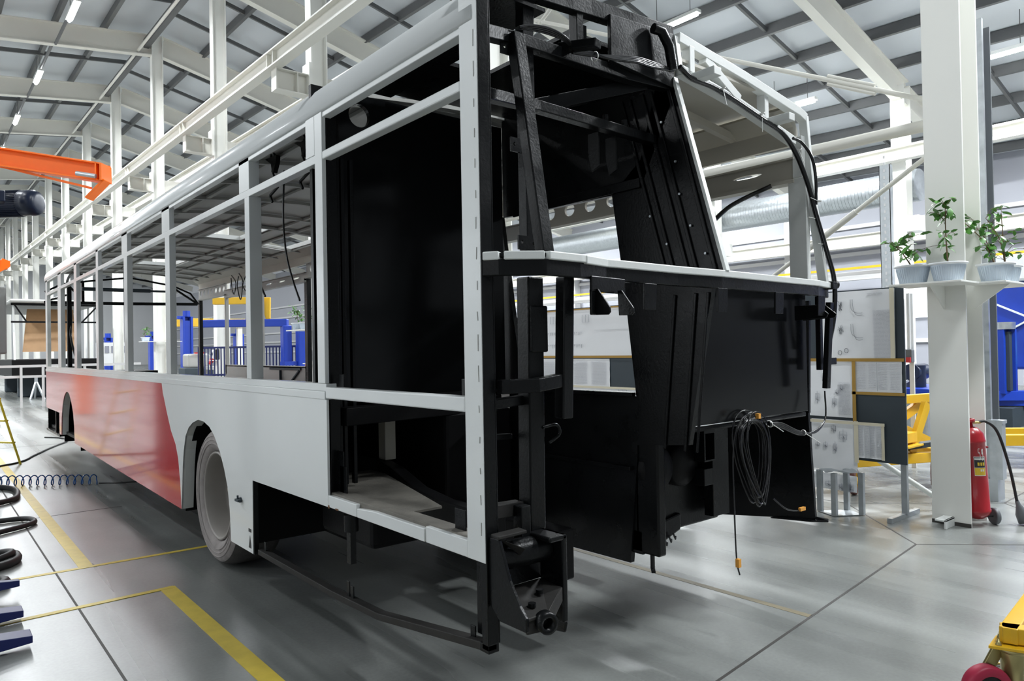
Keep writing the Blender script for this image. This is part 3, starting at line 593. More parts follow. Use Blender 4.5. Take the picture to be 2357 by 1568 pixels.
# right side wall
XR_ = 2.45
MB().prism([(XR_, .16, 2.62), (XR_+.03, .16, 2.62), (XR_+.03, .16, 2.70), (XR_, .16, 2.76), (XR_-.12, .16, 2.82), (XR_-.14, .16, 2.80), (XR_-.02, .16, 2.72)], (0, 11.6, 0)).build('roof_rail', M['steel_brown'], bus)
def beam_plate(y0, y1, holes, m='steel_brown', nm='perforated_beam', z0=2.445, h=.18):
    a = MB(); a.holed((XR_, y0, z0), (0, 1, 0), (0, 0, 1), y1-y0, h, holes, .02); a.box(XR_-.03, XR_+.05, y0, y1, z0-.02, z0+.002); a.box(XR_-.03, XR_, y0, y1, z0+h-.007, z0+h+.003); a.build(nm, M[m], bus)
beam_plate(1.25, 2.6, [(.13+k*.225, .095, .055, .05) for k in range(6)])
beam_plate(.16, 1.22, [(.32, .075, .10, .011), (.85, .075, .10, .011)], nm='header_beam', z0=2.415, h=.125)
beam_plate(5.5, 7.05, [(.17+k*.24, .10, .065, .055) for k in range(6)], 'steel')
beam_plate(10.3, 11.8, [(.12+k*.21, .10, .06, .052) for k in range(7)], 'steel')
beam_plate(2.6, 5.5, [(.5+k*.63, .06, .13, .012) for k in range(4)], 'steel', 'header_beam', 2.40, .11)
beam_plate(7.05, 10.3, [(.35+k*.5, .06, .12, .012) for k in range(6)], 'steel', 'header_beam', 2.40, .11)
for y, m in ((3.05, 'steel_brown'), (4.0, 'steel_brown'), (5.5, 'black_flat'), (8.73, 'steel'), (10.34, 'steel')):
    MB().box(XR_-.0, XR_+.05, y-.03, y+.03, 1.10, 2.44).build('side_pillar', M[m], bus, .003)
for y in (7.09, 11.82): MB().box(XR_, XR_+.06, y-.05, y+.04, .40, 2.45).build('door_post', M['black'], bus, .003)
MB().box(XR_, XR_+.03, 7.10, 10.37, .36, 1.25).box(XR_, XR_+.04, 7.10, 10.37, 1.235, 1.262).box(XR_, XR_+.03, .8, 5.5, .44, 1.12).box(XR_-.01, XR_+.04, .3, 5.5, 1.095, 1.123).build('right_side_panel', M['steel'], bus)
a = MB(); a.bar((XR_-.012, 8.35, 1.22), (XR_-.012, 7.25, 1.22), .02, .03); a.bar((XR_-.012, 7.3, 1.2), (XR_-.012, 7.8, .92), .03, .02); a.bar((XR_-.012, 7.95, 1.2), (XR_-.012, 7.95, .9), .04, .02); a.build('panel_hinge_bar', M['slate'], bus)
# front end frame
MB().chain([(.05, 11.78, 2.33), (1.25, 11.80, 2.34), (2.42, 11.80, 2.36)], .04, .05).build('front_header', M['black'], bus)
MB().chain([(.06, 11.75, 2.50), (.30, 11.77, 2.64), (.65, 11.78, 2.70), (1.3, 11.79, 2.79), (2.0, 11.79, 2.68), (2.30, 11.79, 2.55), (2.44, 11.8, 2.36)], .03, .03).build('front_roof_bow', M['black'], bus)
MB().bar((1.98, 11.79, 2.66), (2.40, 11.79, 2.38), .035, .035).build('front_strut', M['black'], bus)
MB().bar((.60, 11.79, 2.69), (.60, 11.79, 2.34), .04, .05, (0, 1, 0)).build('front_strut', M['black'], bus)
MB().bar((.06, 11.5, 2.34), (.36, 11.7, 2.46), .03, .03).build('front_strut', M['black'], bus)
MB().box(.07, .12, 9.55, 9.62, 1.30, 2.42).build('inner_post', M['black'], bus)
MB().bar((.3, 9.9, 2.42), (1.2, 9.9, 2.42), .05, .05).bar((1.2, 9.9, 2.42), (1.55, 9.9, 2.42), .03, .03).build('inner_duct', M['slate'], bus)
MB().bar((1.53, 10.2, 1.0), (1.53, 10.2, 2.76), .045, .045, (0, 1, 0)).build('inner_pole', M['steel'], bus)
MB().bar((.9, 6.0, 1.05), (1.3, 7.6, 1.05), .1, .06).build('inner_duct', M['slate'], bus)
MB().box(.30, 1.9, 6.0, 6.3, 1.0, 1.12).box(.3, 1.2, 9.5, 10.8, 1.0, 1.22).build('inner_platform', M['black_flat'], bus)
# right rear: firewall panel, lower casing, side flap
MB().box(1.345, 2.42, .10, .115, 1.065, 1.745).build('firewall_panel', M['black_smooth'], bus, .004)
MB().box(1.31, 1.99, .42, .45, .47, 1.02).box(1.31, 2.44, .12, .45, 1.03, 1.06).build('lower_casing', M['black'], bus, .01)
a = MB()
for y, r_ in ((1.42, .12), (1.63, .12)): a.lathe([(r_, 0), (r_, .03), (r_*.85, .05), (r_*.4, .055), (0, .055)], (y, .42, .82), (0, -1, 0), 28)
a.build('casing_boss', M['black_flat'], bus)
MB().prism([(1.31, .40, .52), (1.62, .40, .56), (1.62, .40, .47), (1.45, .40, .42), (1.31, .40, .39)], (0, .2, 0)).box(1.31, 1.37, .30, .48, .40, 1.0).build('lower_casing', M['black'], bus, .01)
MB().bar((1.33, .36, .40), (1.33, .36, .33), .02, .012).bar((1.33, .36, .33), (1.30, .33, .325), .02, .01).build('casing_hook', M['black'], bus)
a = MB()
for k in range(4): a.tube([(1.42+k*.035, .38, .44+k*.01), (1.425+k*.035, .37, .41+k*.01), (1.44+k*.035, .38, .42+k*.01)], .005, 6)
a.build('wire_stub', M['cable'], bus)
a = MB().box(1.70, 1.80, .30, .40, .98, 1.0); a.box(1.70, 1.712, .30, .40, .84, .98); a.box(1.79, 1.80, .30, .40, .84, .98); a.box(1.70, 1.80, .30, .40, .83, .84); a.build('relay_bracket', M['black'], bus, .002)
MB().box(1.71, 1.79, .31, .39, .70, .79).box(1.80, 1.95, .32, .38, .52, 1.0).build('relay_bracket', M['black'], bus, .003)
MB().prism(yz([(.12, 1.05), (.09, .44), (.82, .35), (.82, 1.05)], 2.455), (.02, 0, 0)).prism(yz([(.10, 1.70), (.115, 1.05), (.30, 1.05), (.12, 1.70)], 2.455), (.02, 0, 0)).build('right_side_flap', M['black'], bus)
MB().prism([(2.43, .36, .412), (2.47, .10, .45), (2.492, .03, .447), (2.47, .02, .44), (2.42, .10, .437)], (0, 0, -.010)).build('flap_tip', M['black'], bus, .003)
MB().chain([(2.40, -.05, 1.68), (2.40, -.02, 1.20)], .04, .03, (0, 1, 0)).chain([(2.45, .04, 1.72), (2.45, .04, 1.30)], .03, .03, (0, 1, 0)).build('rear_hanger', M['black'], bus, .003)
MB().box(2.43, 2.53, -.02, .0, 1.33, 1.37).build('hanger_stop', M['black'], bus, .003)
# white truss and pillar of the right rear window
MB().chain([(1.34, .16, 2.955), (1.9, .15, 2.885), (2.42, .13, 2.795), (2.485, .125, 2.77)], .05, .05).build('rear_truss_chord', M['white_primer'], bus, .003)
MB().chain([(1.36, .16, 2.80), (1.85, .16, 2.74), (2.40, .15, 2.625)], .05, .045).build('rear_truss_chord', M['white_primer'], bus, .003)
for x, z0, z1 in ((1.43, 2.80, 2.93), (2.10, 2.70, 2.84)): MB().box(x-.02, x+.02, .13, .18, z0, z1).build('rear_truss_post', M['white_primer'], bus, .003)
MB().bar((1.55, .155, 2.90), (1.85, .155, 2.755), .05, .045, (0, 1, 0)).build('rear_truss_brace', M['white_primer'], bus, .003)
for x, z in ((1.45, 2.775), (2.13, 2.685)): MB().box(x-.03, x+.03, .0, .14, z-.022, z+.018).build('beam_stub', M['white_primer'], bus, .003)
MB().chain([(2.485, .125, 2.78), (2.49, .10, 2.40), (2.475, .02, 1.79)], .03, .05, (0, 1, 0)).build('rear_corner_pillar', M['white_primer'], bus, .003)
MB().box(2.43, 2.47, .09, .20, 1.80, 2.42).box(2.43, 2.47, .11, .17, 2.42, 2.66).build('inner_corner_pillar', M['white_primer'], bus, .004)
MB().chain([(X1+.015, -.115, 1.79), (X1+.015, .155, 2.75)], .028, .02, (0, 1, 0)).build('bulkhead_edge_strip', M['white_primer'], bus)
MB().chain([(X1+.03, .14, 2.80), (X1+.03, .16, 2.955)], .03, .03, (0, 1, 0)).build('bulkhead_edge_strip', M['white_primer'], bus)
MB().tube([(1.12, .12, 2.93), (1.17, .11, 2.925), (1.21, .10, 2.86), (1.235, .10, 2.755)], .024, 12).build('bulkhead_moulding', M['black'], bus)
MB().box(X1+.03, 2.42, .14, 1.42, 2.84, 2.855).build('rear_roof_skin', M['steel_brown'], bus)
for y in (.55, .95, 1.38): MB().chain([(X1+.03, y, 2.82), (1.9, y, 2.80), (2.42, y, 2.74)], .04, .045).build('roof_rib', M['steel_brown'], bus)

# ------------------------------------------------------------------ cables on and in the bus
def cable(name, pts, r, label, n=8, m='cable', cat='cable', extra=None):
    o = MB().tube(curve(pts, n), r, 8).build(name, M[m]); return tag(o, label, cat)
t = thing('wiring_loom', (2.45, .1, 2.3), 'black taped wiring loom running down the white right rear pillar', 'cable loom')
MB().tube(curve([(1.30, .11, 2.79), (1.40, .11, 2.755), (1.56, .115, 2.755), (1.75, .11, 2.725), (2.02, .11, 2.675), (2.20, .10, 2.63), (2.33, .09, 2.53), (2.42, .07, 2.36), (2.46, .05, 2.20), (2.485, .0, 1.97), (2.49, -.035, 1.80), (2.485, -.03, 1.6), (2.465, .0, 1.42)], 8), .0135, 8).build('main_bundle', M['cable'], t)
MB().tube(curve([(2.30, .09, 2.615), (2.38, .08, 2.60), (2.45, .06, 2.52), (2.47, .05, 2.40), (2.465, .05, 2.25)], 8), .009, 8).build('branch_cable', M['cable'], t)
a = MB()
for c, d_ in (((1.64, .10, 2.757), (0, -.02, -.09)), ((2.0, .10, 2.70), (0, 0, -.10)), ((2.36, .09, 2.56), (.02, -.02, -.08)), ((2.475, .05, 2.17), (-.10, 0, 0)), ((2.482, .02, 2.02), (-.06, 0, 0)), ((2.478, .04, 2.27), (-.09, 0, .01))):
    c = V(c); a.lathe([(.0145, -.003), (.016, 0), (.0145, .003)], c, (.6, 0, -.8) if c.x < 2.4 else (0, .1, 1), 14); a.cyl(c, c+V(d_), .002, n=5)
a.build('cable_tie', M['tie'], t)
t = thing('cable_coil', (2.0, -.05, 1.0), 'coil of thin black cable hanging under the black rear firewall panel', 'cable coil')
cx, cy, cz = 1.76, .02, .87
for k in range(11):
    rx, rz = .10+R.uniform(-.025, .03), .215+R.uniform(-.03, .03); ox, oz, oy = R.uniform(-.03, .03), R.uniform(-.02, .02), R.uniform(-.04, .04); pts = []
    for j in range(36):
        an = 2*math.pi*j/36; pts.append((cx+ox+rx*math.cos(an)+.03*math.sin(an*2)*R.uniform(.8, 1), cy+oy+.02*math.sin(an), cz+oz+rz*math.sin(an)))
    MB().tube(pts, R.choice((.003, .0042, .005)), 6, True).build('cable_loop', M['cable'], t)
MB().tube(curve([(1.74, .0, 1.08), (1.68, .03, 1.10), (1.60, .04, 1.03), (1.57, .04, .9), (1.555, .03, .7), (1.55, .02, .42), (1.56, .01, .33)], 8), .004, 6).build('loose_end', M['cable'], t)
MB().tube(curve([(1.86, .0, .66), (1.94, -.02, .60), (2.03, -.03, .575), (2.10, -.04, .58)], 8), .004, 6).build('loose_end', M['cable'], t)
for k in range(4): MB().tube(curve([(1.84, .0, 1.05-k*.004), (1.94, -.01, 1.04-k*.008), (2.1, -.02, .985-k*.006), (2.27, -.02, .965+k*.004), (2.42, .0, 1.03), (2.46, .02, 1.15+k*.01)], 8), .0045, 6).build('feed_cable', M['cable'], t)
for b_ in ((1.725, 1.745, -.01, .01, 1.08, 1.105), (1.54, 1.56, .0, .02, .37, .41), (2.05, 2.10, -.045, -.03, .57, .587)): MB().box(*b_).build('tape_flag', M['orange_tape'], t)
a = MB(); a.lathe([(.018, -.004), (.02, 0), (.018, .004)], (1.84, .0, 1.045), (.9, 0, .3), 12); a.cyl((1.845, -.02, 1.04), (1.92, -.03, 1.0), .002, n=5); a.lathe([(.014, -.004), (.016, 0), (.014, .004)], (2.14, -.02, .975), (1, 0, 0), 12); a.cyl((2.145, -.03, .97), (2.26, -.05, .91), .002, n=5); a.build('cable_tie', M['tie'], t)
t = thing('wiring_loom', (.9, .1, 2.7), 'black cable bundle lying along the rear roof beam of the engine tower', 'cable loom')
for k in range(4):
    MB().tube(curve([(.268, .10-k*.006, 2.69), (.328, .10-k*.006, 2.704+k*.003), (.432, .10-k*.006, 2.715+k*.004), (.528, .10-k*.006, 2.711), (.60, .13, 2.700)], 8), .0055, 8).build('cable', M['cable'], t)
    MB().tube(curve([(.60, .13, 2.69), (.70, .12, 2.70+k*.004), (.788, .11-k*.004, 2.715-k*.005), (.959, .10-k*.005, 2.748-k*.009), (1.08, .10, 2.755-k*.007), (1.25, .11, 2.76)], 8), .007, 8).build('cable', M['cable'], t)
MB().lathe([(.020, -.003), (.022, 0), (.020, .003)], (.72, .115, 2.698), (1, 0, .1), 14).build('cable_tie', M['tie'], t)
cable('loose_cable', [(.45, 2.83, 2.72), (.45, 2.86, 2.4), (.45, 2.82, 2.15), (.45, 2.72, 1.96), (.45, 2.60, 1.80)], .007, 'thin black cable dangling inside the first side window beside the tower')
cable('loose_cable', [(.45, 3.5, 2.2), (.45, 3.39, 2.05), (.45, 3.31, 1.96), (.45, 3.22, 1.87)], .008, 'short stiff black cable sticking down behind the second window pillar')
cable('loose_cable', [(1.35, -.02+.4, 2.20), (1.6, .45, 2.12), (1.95, .5, 2.10), (2.3, .5, 2.30), (2.42, .3, 2.40)], .014, 'black cable sagging across the bus rear window opening')
cable('loose_cable', [(.10, 9.6, 2.40), (.12, 9.6, 2.0), (.10, 9.5, 1.7), (.18, 9.5, 1.32)], .014, 'black cable hanging down by the front left window pillar')
cable('loose_cable', [(.30, 9.9, 2.62), (.22, 10.2, 2.66), (.20, 10.5, 2.55), (.3, 10.6, 2.44)], .018, 'curled black cable under the front end of the transom rail')
t = thing('roof_speaker_bracket', (.3, 2, 2.6), 'black funnel bracket pair with looped wires under the bus roof beside the tower', 'bracket')
for yy in (2.75, 2.25):
    MB().prism([(.35, yy+.17, 2.80), (.35, yy-.03, 2.79), (.35, yy-.02, 2.74), (.35, yy+.03, 2.68), (.35, yy+.06, 2.69), (.35, yy+.05, 2.74)], (.03, 0, 0)).build('funnel', M['black'], t)
    MB().tube(curve([(.36, yy-.02, 2.77), (.36, yy+.08, 2.84), (.36, yy+.06, 2.70), (.36, yy+.0, 2.62)], 8), .007, 6).build('wire', M['cable'], t)
t = thing('wire_hook', (.5, 1.6, 2.35), 'two small black angle hooks hanging below the transom beside the tower', 'hook')
for y in (2.57, 2.08): MB().bar((.30, y, 2.54), (.30, y+.14, 2.505), .012, .014).bar((.30, y+.14, 2.505), (.30, y+.10, 2.455), .012, .014).build('hook_arm', M['black'], t)
t = thing('cable_cluster', (2.3, 9.2, 2.6), 'tangle of looped black wires near the front right door header', 'cables')
for k in range(3): MB().tube(curve([(2.35, 9.0+.35*k, 2.70), (2.30, 8.75+.3*k, 2.55), (2.32, 8.9+.3*k, 2.38-.1*(k == 1)), (2.34, 9.15+.25*k, 2.50), (2.36, 9.05+.35*k, 2.66)], 8), .008, 6).build('wire', M['cable'], t)

# ------------------------------------------------------------------ column foot, shelf, plants, extinguisher
t = thing('plant_shelf', (4.9, .1, 1.88), 'cream plate shelf wrapped around the ivory column, holding the plant pots', 'shelf')
MB().box(4.36, 4.735, -.06, .45, 1.885, 1.90).build('shelf_plate', M['column'], t, .003); MB().box(4.75, 5.52, -.23, .045, 1.885, 1.90).build('shelf_plate', M['column'], t, .003)
MB().prism([(4.735, .18, 1.885), (4.735, .18, 1.70), (4.45, .18, 1.885)], (0, .012, 0)).build('shelf_bracket', M['column'], t)
MB().prism([(4.95, .045, 1.885), (4.95, .045, 1.70), (4.95, -.20, 1.885)], (.012, 0, 0)).build('shelf_bracket', M['column'], t)
MB().box(4.56, 4.735, .15, .165, 0, .07).box(4.56, 4.735, .15, .23, .055, .07).build('foot_angle', M['white_primer'], D.objects['steel_column'], .003)
MB().box(4.735, 4.745, .036, .314, 0, .03).build('base_trim', M['concrete_joint'], D.objects['steel_column'])
def plant(x, y, label, r=.125, h=.145, hgt=.40, n=34, seed=1, spread=.22, lean=(0, 0), stems=1):
    t = thing('potted_plant', (x, y, 1.9), label, 'plant', None); q = random.Random(seed); z = 1.9
    MB().lathe([(0, 0), (r*.72, 0), (r*.95, h*.86), (r*.97, h), (r*.88, h), (r*.86, h*.9)], (x, y, z), n=32).build('pot', M['pot'], t)
    a = MB()
    for k in range(40):
        an = 2*math.pi*k/40; c, s_ = math.cos(an), math.sin(an); a.cyl((x+c*r*.74, y+s_*r*.74, z+.01), (x+c*r*.945, y+s_*r*.945, z+h*.83), .0022, n=5)
    a.build('pot_rib', M['pot'], t)
    MB().lathe([(r*.95, h*.9), (r*1.07, h*.93), (r*1.07, h*1.02), (r*.9, h*1.02), (r*.9, h*.9)], (x, y, z), n=32).build('pot_rim', M['potrim'], t)
    MB().lathe([(0, h*.9), (r*.9, h*.9)], (x, y, z), n=24).build('soil', M['soil'], t)
    lv = MB(); st = MB(); b = V((x, y, z+h*.9))
    def leaf(p, d, ln):
        d = d.normalized(); s_ = d.cross(V((q.uniform(-.5, .5), q.uniform(-.5, .5), 1))).normalized(); nn = s_.cross(d); w = ln*.27
        c = p+d*ln*.5+nn*ln*.06
        vs = [p, p+d*ln*.3+s_*w, p+d*ln*.7+s_*w*.8, p+d*ln-nn*ln*.1, p+d*ln*.7-s_*w*.8, p+d*ln*.3-s_*w, c]
        lv.add(vs, [(0, 1, 6), (1, 2, 6), (2, 3, 6), (3, 4, 6), (4, 5, 6), (5, 0, 6)], True)
    for k in range(stems):
        top = b+V((lean[0]+q.uniform(-.1, .1)*(stems > 1)*2, lean[1]+q.uniform(-.1, .1)*(stems > 1)*2, hgt*q.uniform(.8, 1.05)))
        mid = (b+top)/2+V((q.uniform(-.03, .03), q.uniform(-.03, .03), .02)); main = curve([b, mid, top], 8); st.tube(main, [.006-.0035*i/(len(main)-1) for i in range(len(main))], 6)
        for j in range(n//stems):
            i = q.randrange(3, len(main)); p = main[i]; an = q.uniform(0, 6.28); ln = spread*q.uniform(.35, 1)*(1.2-.6*i/len(main))
            e = p+V((math.cos(an)*ln, math.sin(an)*ln, q.uniform(-.02, .10))); m_ = (p+e)/2+V((0, 0, .03)); br = curve([p, m_, e], 4); st.tube(br, .0018, 5)
            for u_ in (2, 4, 6, 8):
                if u_ < len(br): leaf(br[u_], V((q.uniform(-1, 1), q.uniform(-1, 1), q.uniform(-1.0, .35))), q.uniform(.05, .095))
    st.build('stem', M['stem'], t); tag(lv.build('leaves', M['leaf'], t), kind='stuff')
plant(4.53, .335, 'spreading green plant at the left end of the column shelf, leaves over the edge', seed=3, hgt=.20, n=15, spread=.34, lean=(-.05, .10))
plant(4.55, .09, 'upright single-stemmed green plant in the middle of the column shelf', seed=5, hgt=.46, n=13, spread=.15, lean=(.0, .01))
plant(4.97, -.10, 'tall leafy plant in the front pot on the right wing of the shelf', seed=8, hgt=.44, n=14, spread=.22, stems=2, lean=(.0, 0))
plant(5.28, -.08, 'bushy plant in the rear pot at the right end of the shelf', r=.11, seed=11, hgt=.42, n=18, spread=.28, stems=2, lean=(.03, 0))
t = thing('fire_extinguisher', (4.90, .045, 0), 'large red wheeled fire extinguisher half hidden in the ivory column recess', 'extinguisher')
ex, ey = 4.90, .045
tilt = V((-.055, .03, 1)).normalized(); base = V((ex, ey, .05))
bd = MB().lathe([(0, 0), (.05, .005), (.085, .035), (.098, .06), (.098, .075), (.093, .08), (.093, .60), (.096, .605), (.096, .62), (.093, .625), (.085, .67), (.055, .71), (.035, .72)], base, tilt, 40); bd.build('cylinder', M['extred'], t)
MB().lathe([(.02, .715), (.02, .76), (.035, .76), (.035, .785), (.018, .79)], base, tilt, 20).build('valve_body', M['extred'], t)
MB().cyl(base+tilt*.755, base+tilt*.755+V((.07, -.05, .0)), .009).build('outlet', M['brass'], t)
side_ = V((.77, -.637, 0)); p0 = base+tilt*.755+V((.06, -.04, 0))
hp = curve([p0, p0+side_*.06+V((0, 0, .005)), p0+side_*.15+V((0, 0, -.08)), p0+side_*.235+V((0, 0, -.35)), p0+side_*.265+V((0, -.02, -.62))], 10)
MB().tube(hp, .011, 10).build('hose', M['rubber'], t)
e_ = hp[-1]; hd = V((.28, -.25, -1)).normalized()
MB().lathe([(.014, 0), (.018, .03), (.045, .10), (.047, .17), (.04, .17), (.036, .11)], e_, V((.10, -.30, -1)), 28).build('discharge_horn', M['greyplastic'], t)
wc = V((ex, ey, .065))+side_*.135
MB().lathe([(.0, -.012), (.035, -.012), (.05, -.016), (.062, -.016), (.065, -.01), (.065, .010), (.06, .016), (.05, .012), (.0, .012)], wc, side_, 32).build('wheel', M['greyplastic'], t)
MB().cyl(V((ex, ey, .065)), wc+side_*.02, .008).build('axle', M['rubber'], t)
MB().cyl(base+tilt*.56+side_*.09, base+tilt*.56+side_*.125, .009).build('knob', M['extred'], t)
def on_ext(u_, h, off=.0945):                                     # angle u_ (from the view side), height h
    a1 = V((-.77, -.637, 0)); d_ = (V((-.637, -.77, 0))*math.cos(u_)+side_*math.sin(u_))
    return base+tilt*h+d_*off
def patch(a0, a1, h0, h1, m, nm, off=.0938):
    q = MB(); k = 6; vs = [on_ext(a0+(a1-a0)*i/k, h, off) for i in range(k+1) for h in (h0, h1)]
    q.add(vs, [(2*i, 2*i+2, 2*i+3, 2*i+1) for i in range(k)]); return q.build(nm, M[m], t)
patch(-.5, .42, .35, .50, 'labelwhite', 'label'); patch(-.48, .38, .415, .495, 'labelblack', 'label_print', .0942); patch(-.48, .38, .355, .412, 'labelyellow', 'label_print', .0942)
for a0 in (-.25, -.03, .17): patch(a0, a0+.15, .43, .455, 'labelyellow', 'label_print', .0946)
patch(-.45, .35, .475, .488, 'labelwhite', 'label_print', .0946)
for a0 in (-.05, .12): patch(a0, a0+.13, .385, .402, 'labelwhite', 'label_print', .0946)
d9 = [(.22, .545), (.17, .555), (.13, .54), (.15, .52), (.21, .522), (.225, .545), (.23, .56), (.22, .55), (.24, .52), (.22, .485), (.17, .47)]
d5 = [(-.02, .56), (-.12, .56), (-.13, .53), (-.04, .53), (-.0, .51), (-.02, .48), (-.10, .475)]
for dg in (d5, d9): MB().tube(curve([on_ext(u_, h-.0, .0945) for u_, h in dg], 4), .0022, 5).build('handwritten_digit', M['tie'], t)
t = thing('cable_tray', (6.05, .3, 0), 'galvanised vertical trunking just right of the ivory column', 'trunking')
MB().box(5.98, 6.02, .26, .40, .20, 4.4).box(5.98, 6.26, .38, .40, .20, 4.4).build('channel', M['galv'], t); MB().box(6.26, 6.28, .28, .40, .20, 4.4).build('cover_edge', M['greyplastic'], t); MB().box(5.92, 6.1, .2, .4, 0, .20).build('plinth', M['galv'], t)
MB().box(5.92, 6.02, .16, .26, .20, .72).box(5.91, 6.03, .15, .27, .70, .73).build('junction_box', M['galv'], t)

# ------------------------------------------------------------------ drawing boards, drawings, stool
BX = 4.70
t = thing('drawing_board', (4.73, 1.2, 0), 'slate grey display board on a steel T-foot, right of the bus rear', 'board')
MB().box(BX, BX+.012, .478, 1.9, .44, 1.905).build('panel', M['slate'], t); MB().box(BX+.014, BX+.05, .49, .535, .03, 1.80).build('post', M['galv'], t)
MB().box(4.447, 4.99, .50, .54, .0, .04).build('foot', M['galv'], t, .002); MB().box(4.447, 4.99, 1.86, 1.90, .0, .04).box(BX+.014, BX+.05, 1.86, 1.90, .03, 1.8).build('foot', M['galv'], t, .002)
MB().cyl((BX+.03, .73, .46), (5.25, .40, .06), .022).build('stay', M['white_primer'], t)
t = thing('drawing_board', (4.73, 4, 0), 'white and slate display board seen through the open bus engine tower', 'board')
MB().box(BX, BX+.012, 2.7, 5.0, .70, 1.93).build('panel', M['slate'], t)
for y in (2.75, 4.95): MB().box(BX+.014, BX+.05, y-.02, y+.02, .03, 1.9).build('post', M['galv'], t); MB().box(4.45, 4.99, y-.02, y+.02, 0, .04).build('foot', M['galv'], t)
def sheet(y0, y1, z0, z1, label, off=.004, kind='mixed', seed=1, cat='drawing', drape=None):
    q = random.Random(seed); a = MB(); n = 14; m = 8; x = BX-off
    vs = []
    for i in range(n+1):
        for j in range(m+1):
            y = y0+(y1-y0)*i/n; z = z0+(z1-z0)*j/m
            vs.append((x-.004*abs(math.sin(i*1.3+seed))*(1-j/m)-.002*math.sin(j*2+i*.7+seed), y, z))
    a.add(vs, [(i*(m+1)+j, i*(m+1)+j+1, (i+1)*(m+1)+j+1, (i+1)*(m+1)+j) for i in range(n) for j in range(m)], True)
    ink = MB(); dk = MB(); xi = x-.0075
    def ln(b_, ya, za, yb, zb_, w=.0038): b_.bar((xi, ya, za), (xi, yb, zb_), .0006, w, (1, 0, 0))
    Wd, Hd = y1-y0, z1-z0
    def rct(b_, ya, za, yb, zb_):
        ln(b_, ya, za, yb, za); ln(b_, ya, zb_, yb, zb_); ln(b_, ya, za, ya, zb_); ln(b_, yb, za, yb, zb_)
    def text(ya, yb, za, zt, step=.011):
        z = zt
        while z > za:
            y = yb
            while y > ya:
                l_ = q.uniform(.01, .05); ln(ink, y, z, max(ya, y-l_), z, .005); y -= l_+.008
            z -= step
    if kind in ('mixed', 'view'):
        for k in range(5):
            cy, cz = q.uniform(y0+.1*Wd, y1-.1*Wd), q.uniform(z0+.2*Hd, z1-.12*Hd); w, h = q.uniform(.03, .08)*min(1, Wd), q.uniform(.03, .07)
            rct(q.choice((ink, ink, dk)), cy-w, cz-h/2, cy+w, cz+h/2); ln(ink, cy-w*1.4, cz, cy+w*1.4, cz); ln(ink, cy, cz-h*.8, cy, cz+h*.8)
            for i in range(3): ln(dk, cy-w*q.random(), cz-h*.4, cy+w*q.random(), cz-h*q.random()*.3)
    if kind in ('mixed',): text(y0+.04*Wd, y0+.30*Wd, z0+.05*Hd, z0+.62*Hd)
    if kind == 'table':
        for f0, f1 in ((.04, .24), (.30, .48), (.54, .70), (.76, .95)): text(y0+f0*Wd, y0+f1*Wd, z0+.08*Hd, z1-.10*Hd, .014)
        ln(ink, y0+.51*Wd, z0+.05*Hd, y0+.51*Wd, z1-.06*Hd)
    if kind == 'elev':
        for k in range(3): rct(ink, y1-(.10+.13*k)*Wd, z1-.12*Hd, y1-(.15+.13*k)*Wd, z1-.28*Hd); ln(ink, y1-(.125+.13*k)*Wd, z1-.12*Hd, y1-(.125+.13*k)*Wd, z1-.28*Hd)
        for zz in (.48, .75):
            ln(ink, y1-.08*Wd, z1-zz*Hd, y1-.36*Wd, z1-zz*Hd, .003); ln(ink, y1-.45*Wd, z1-.46*Hd, y1-.72*Wd, z1-.46*Hd, .003)
            for k in range(16): ln(ink, y1-(.08+.018*k)*Wd, z1-zz*Hd, y1-(.08+.018*k)*Wd, z1-(zz+q.uniform(.02, .08))*Hd)
        text(y0+.06*Wd, y0+.24*Wd, z0+.2*Hd, z1-.1*Hd, .02)
    if kind == 'parts':
        for cz, dz in ((z1-.12*Hd, .20*Hd), (z1-.48*Hd, .20*Hd)):
            for dy in (0, .018): dk.tube(curve([(xi, y1-.42*Wd-dy, cz), (xi, y1-.43*Wd-dy, cz-dz*.7), (xi, y1-.50*Wd, cz-dz-dy), (xi, y1-.58*Wd, cz-dz*1.02-dy)], 6), .0012, 5)
            for k in range(12): ln(dk, y1-q.uniform(.22, .30)*Wd, cz-q.uniform(0, .8)*dz, y1-q.uniform(.24, .32)*Wd, cz-q.uniform(0, .8)*dz)
        for k in range(2): dk.tube([(xi, y1-(.26+.09*k)*Wd+.016*math.cos(i*.52), z0+(.10+.03*k)*Hd+.02*math.sin(i*.52)) for i in range(12)], .0018, 5, True)
        text(y0+.02*Wd, y0+.28*Wd, z0+.02*Hd, z1-.30*Hd); text(y0+.15*Wd, y0+.35*Wd, z1-.08*Hd, z1-.05*Hd)
    a.join(ink, 1); a.join(dk, 2)
    return tag(a.build('engineering_drawing', [M['paper'], M['ink'], M['inkdark']]), label, cat)
sheet(.545, 1.17, 1.305, 1.895, 'large parts drawing at the top right of the display board, with pipe sketches', kind='parts', seed=2)
sheet(.50, .885, 1.025, 1.295, 'tabulated drawing sheet under the ochre tape at the right of the board', kind='table', seed=4)
sheet(.91, 1.30, .80, 1.29, 'white drawing sheet at mid height of the board, half behind the bus', kind='mixed', seed=5)
sheet(.875, 1.28, .33, .775, 'drooping drawing sheet with a dark bench sketch, just above the steel stool', off=.012, kind='view', seed=9)
sheet(.655, .865, .465, .765, 'small table sheet taped low on the bare slate area of the board', off=.014, kind='table', seed=12)
sheet(2.75, 4.95, 1.345, 1.91, 'wide elevation drawing seen through the engine tower, with a row of boxes', kind='elev', seed=21)
sheet(3.73, 4.95, .98, 1.31, 'text-covered drawing sheet left of the bare slate patch, seen through the tower', kind='table', seed=23)
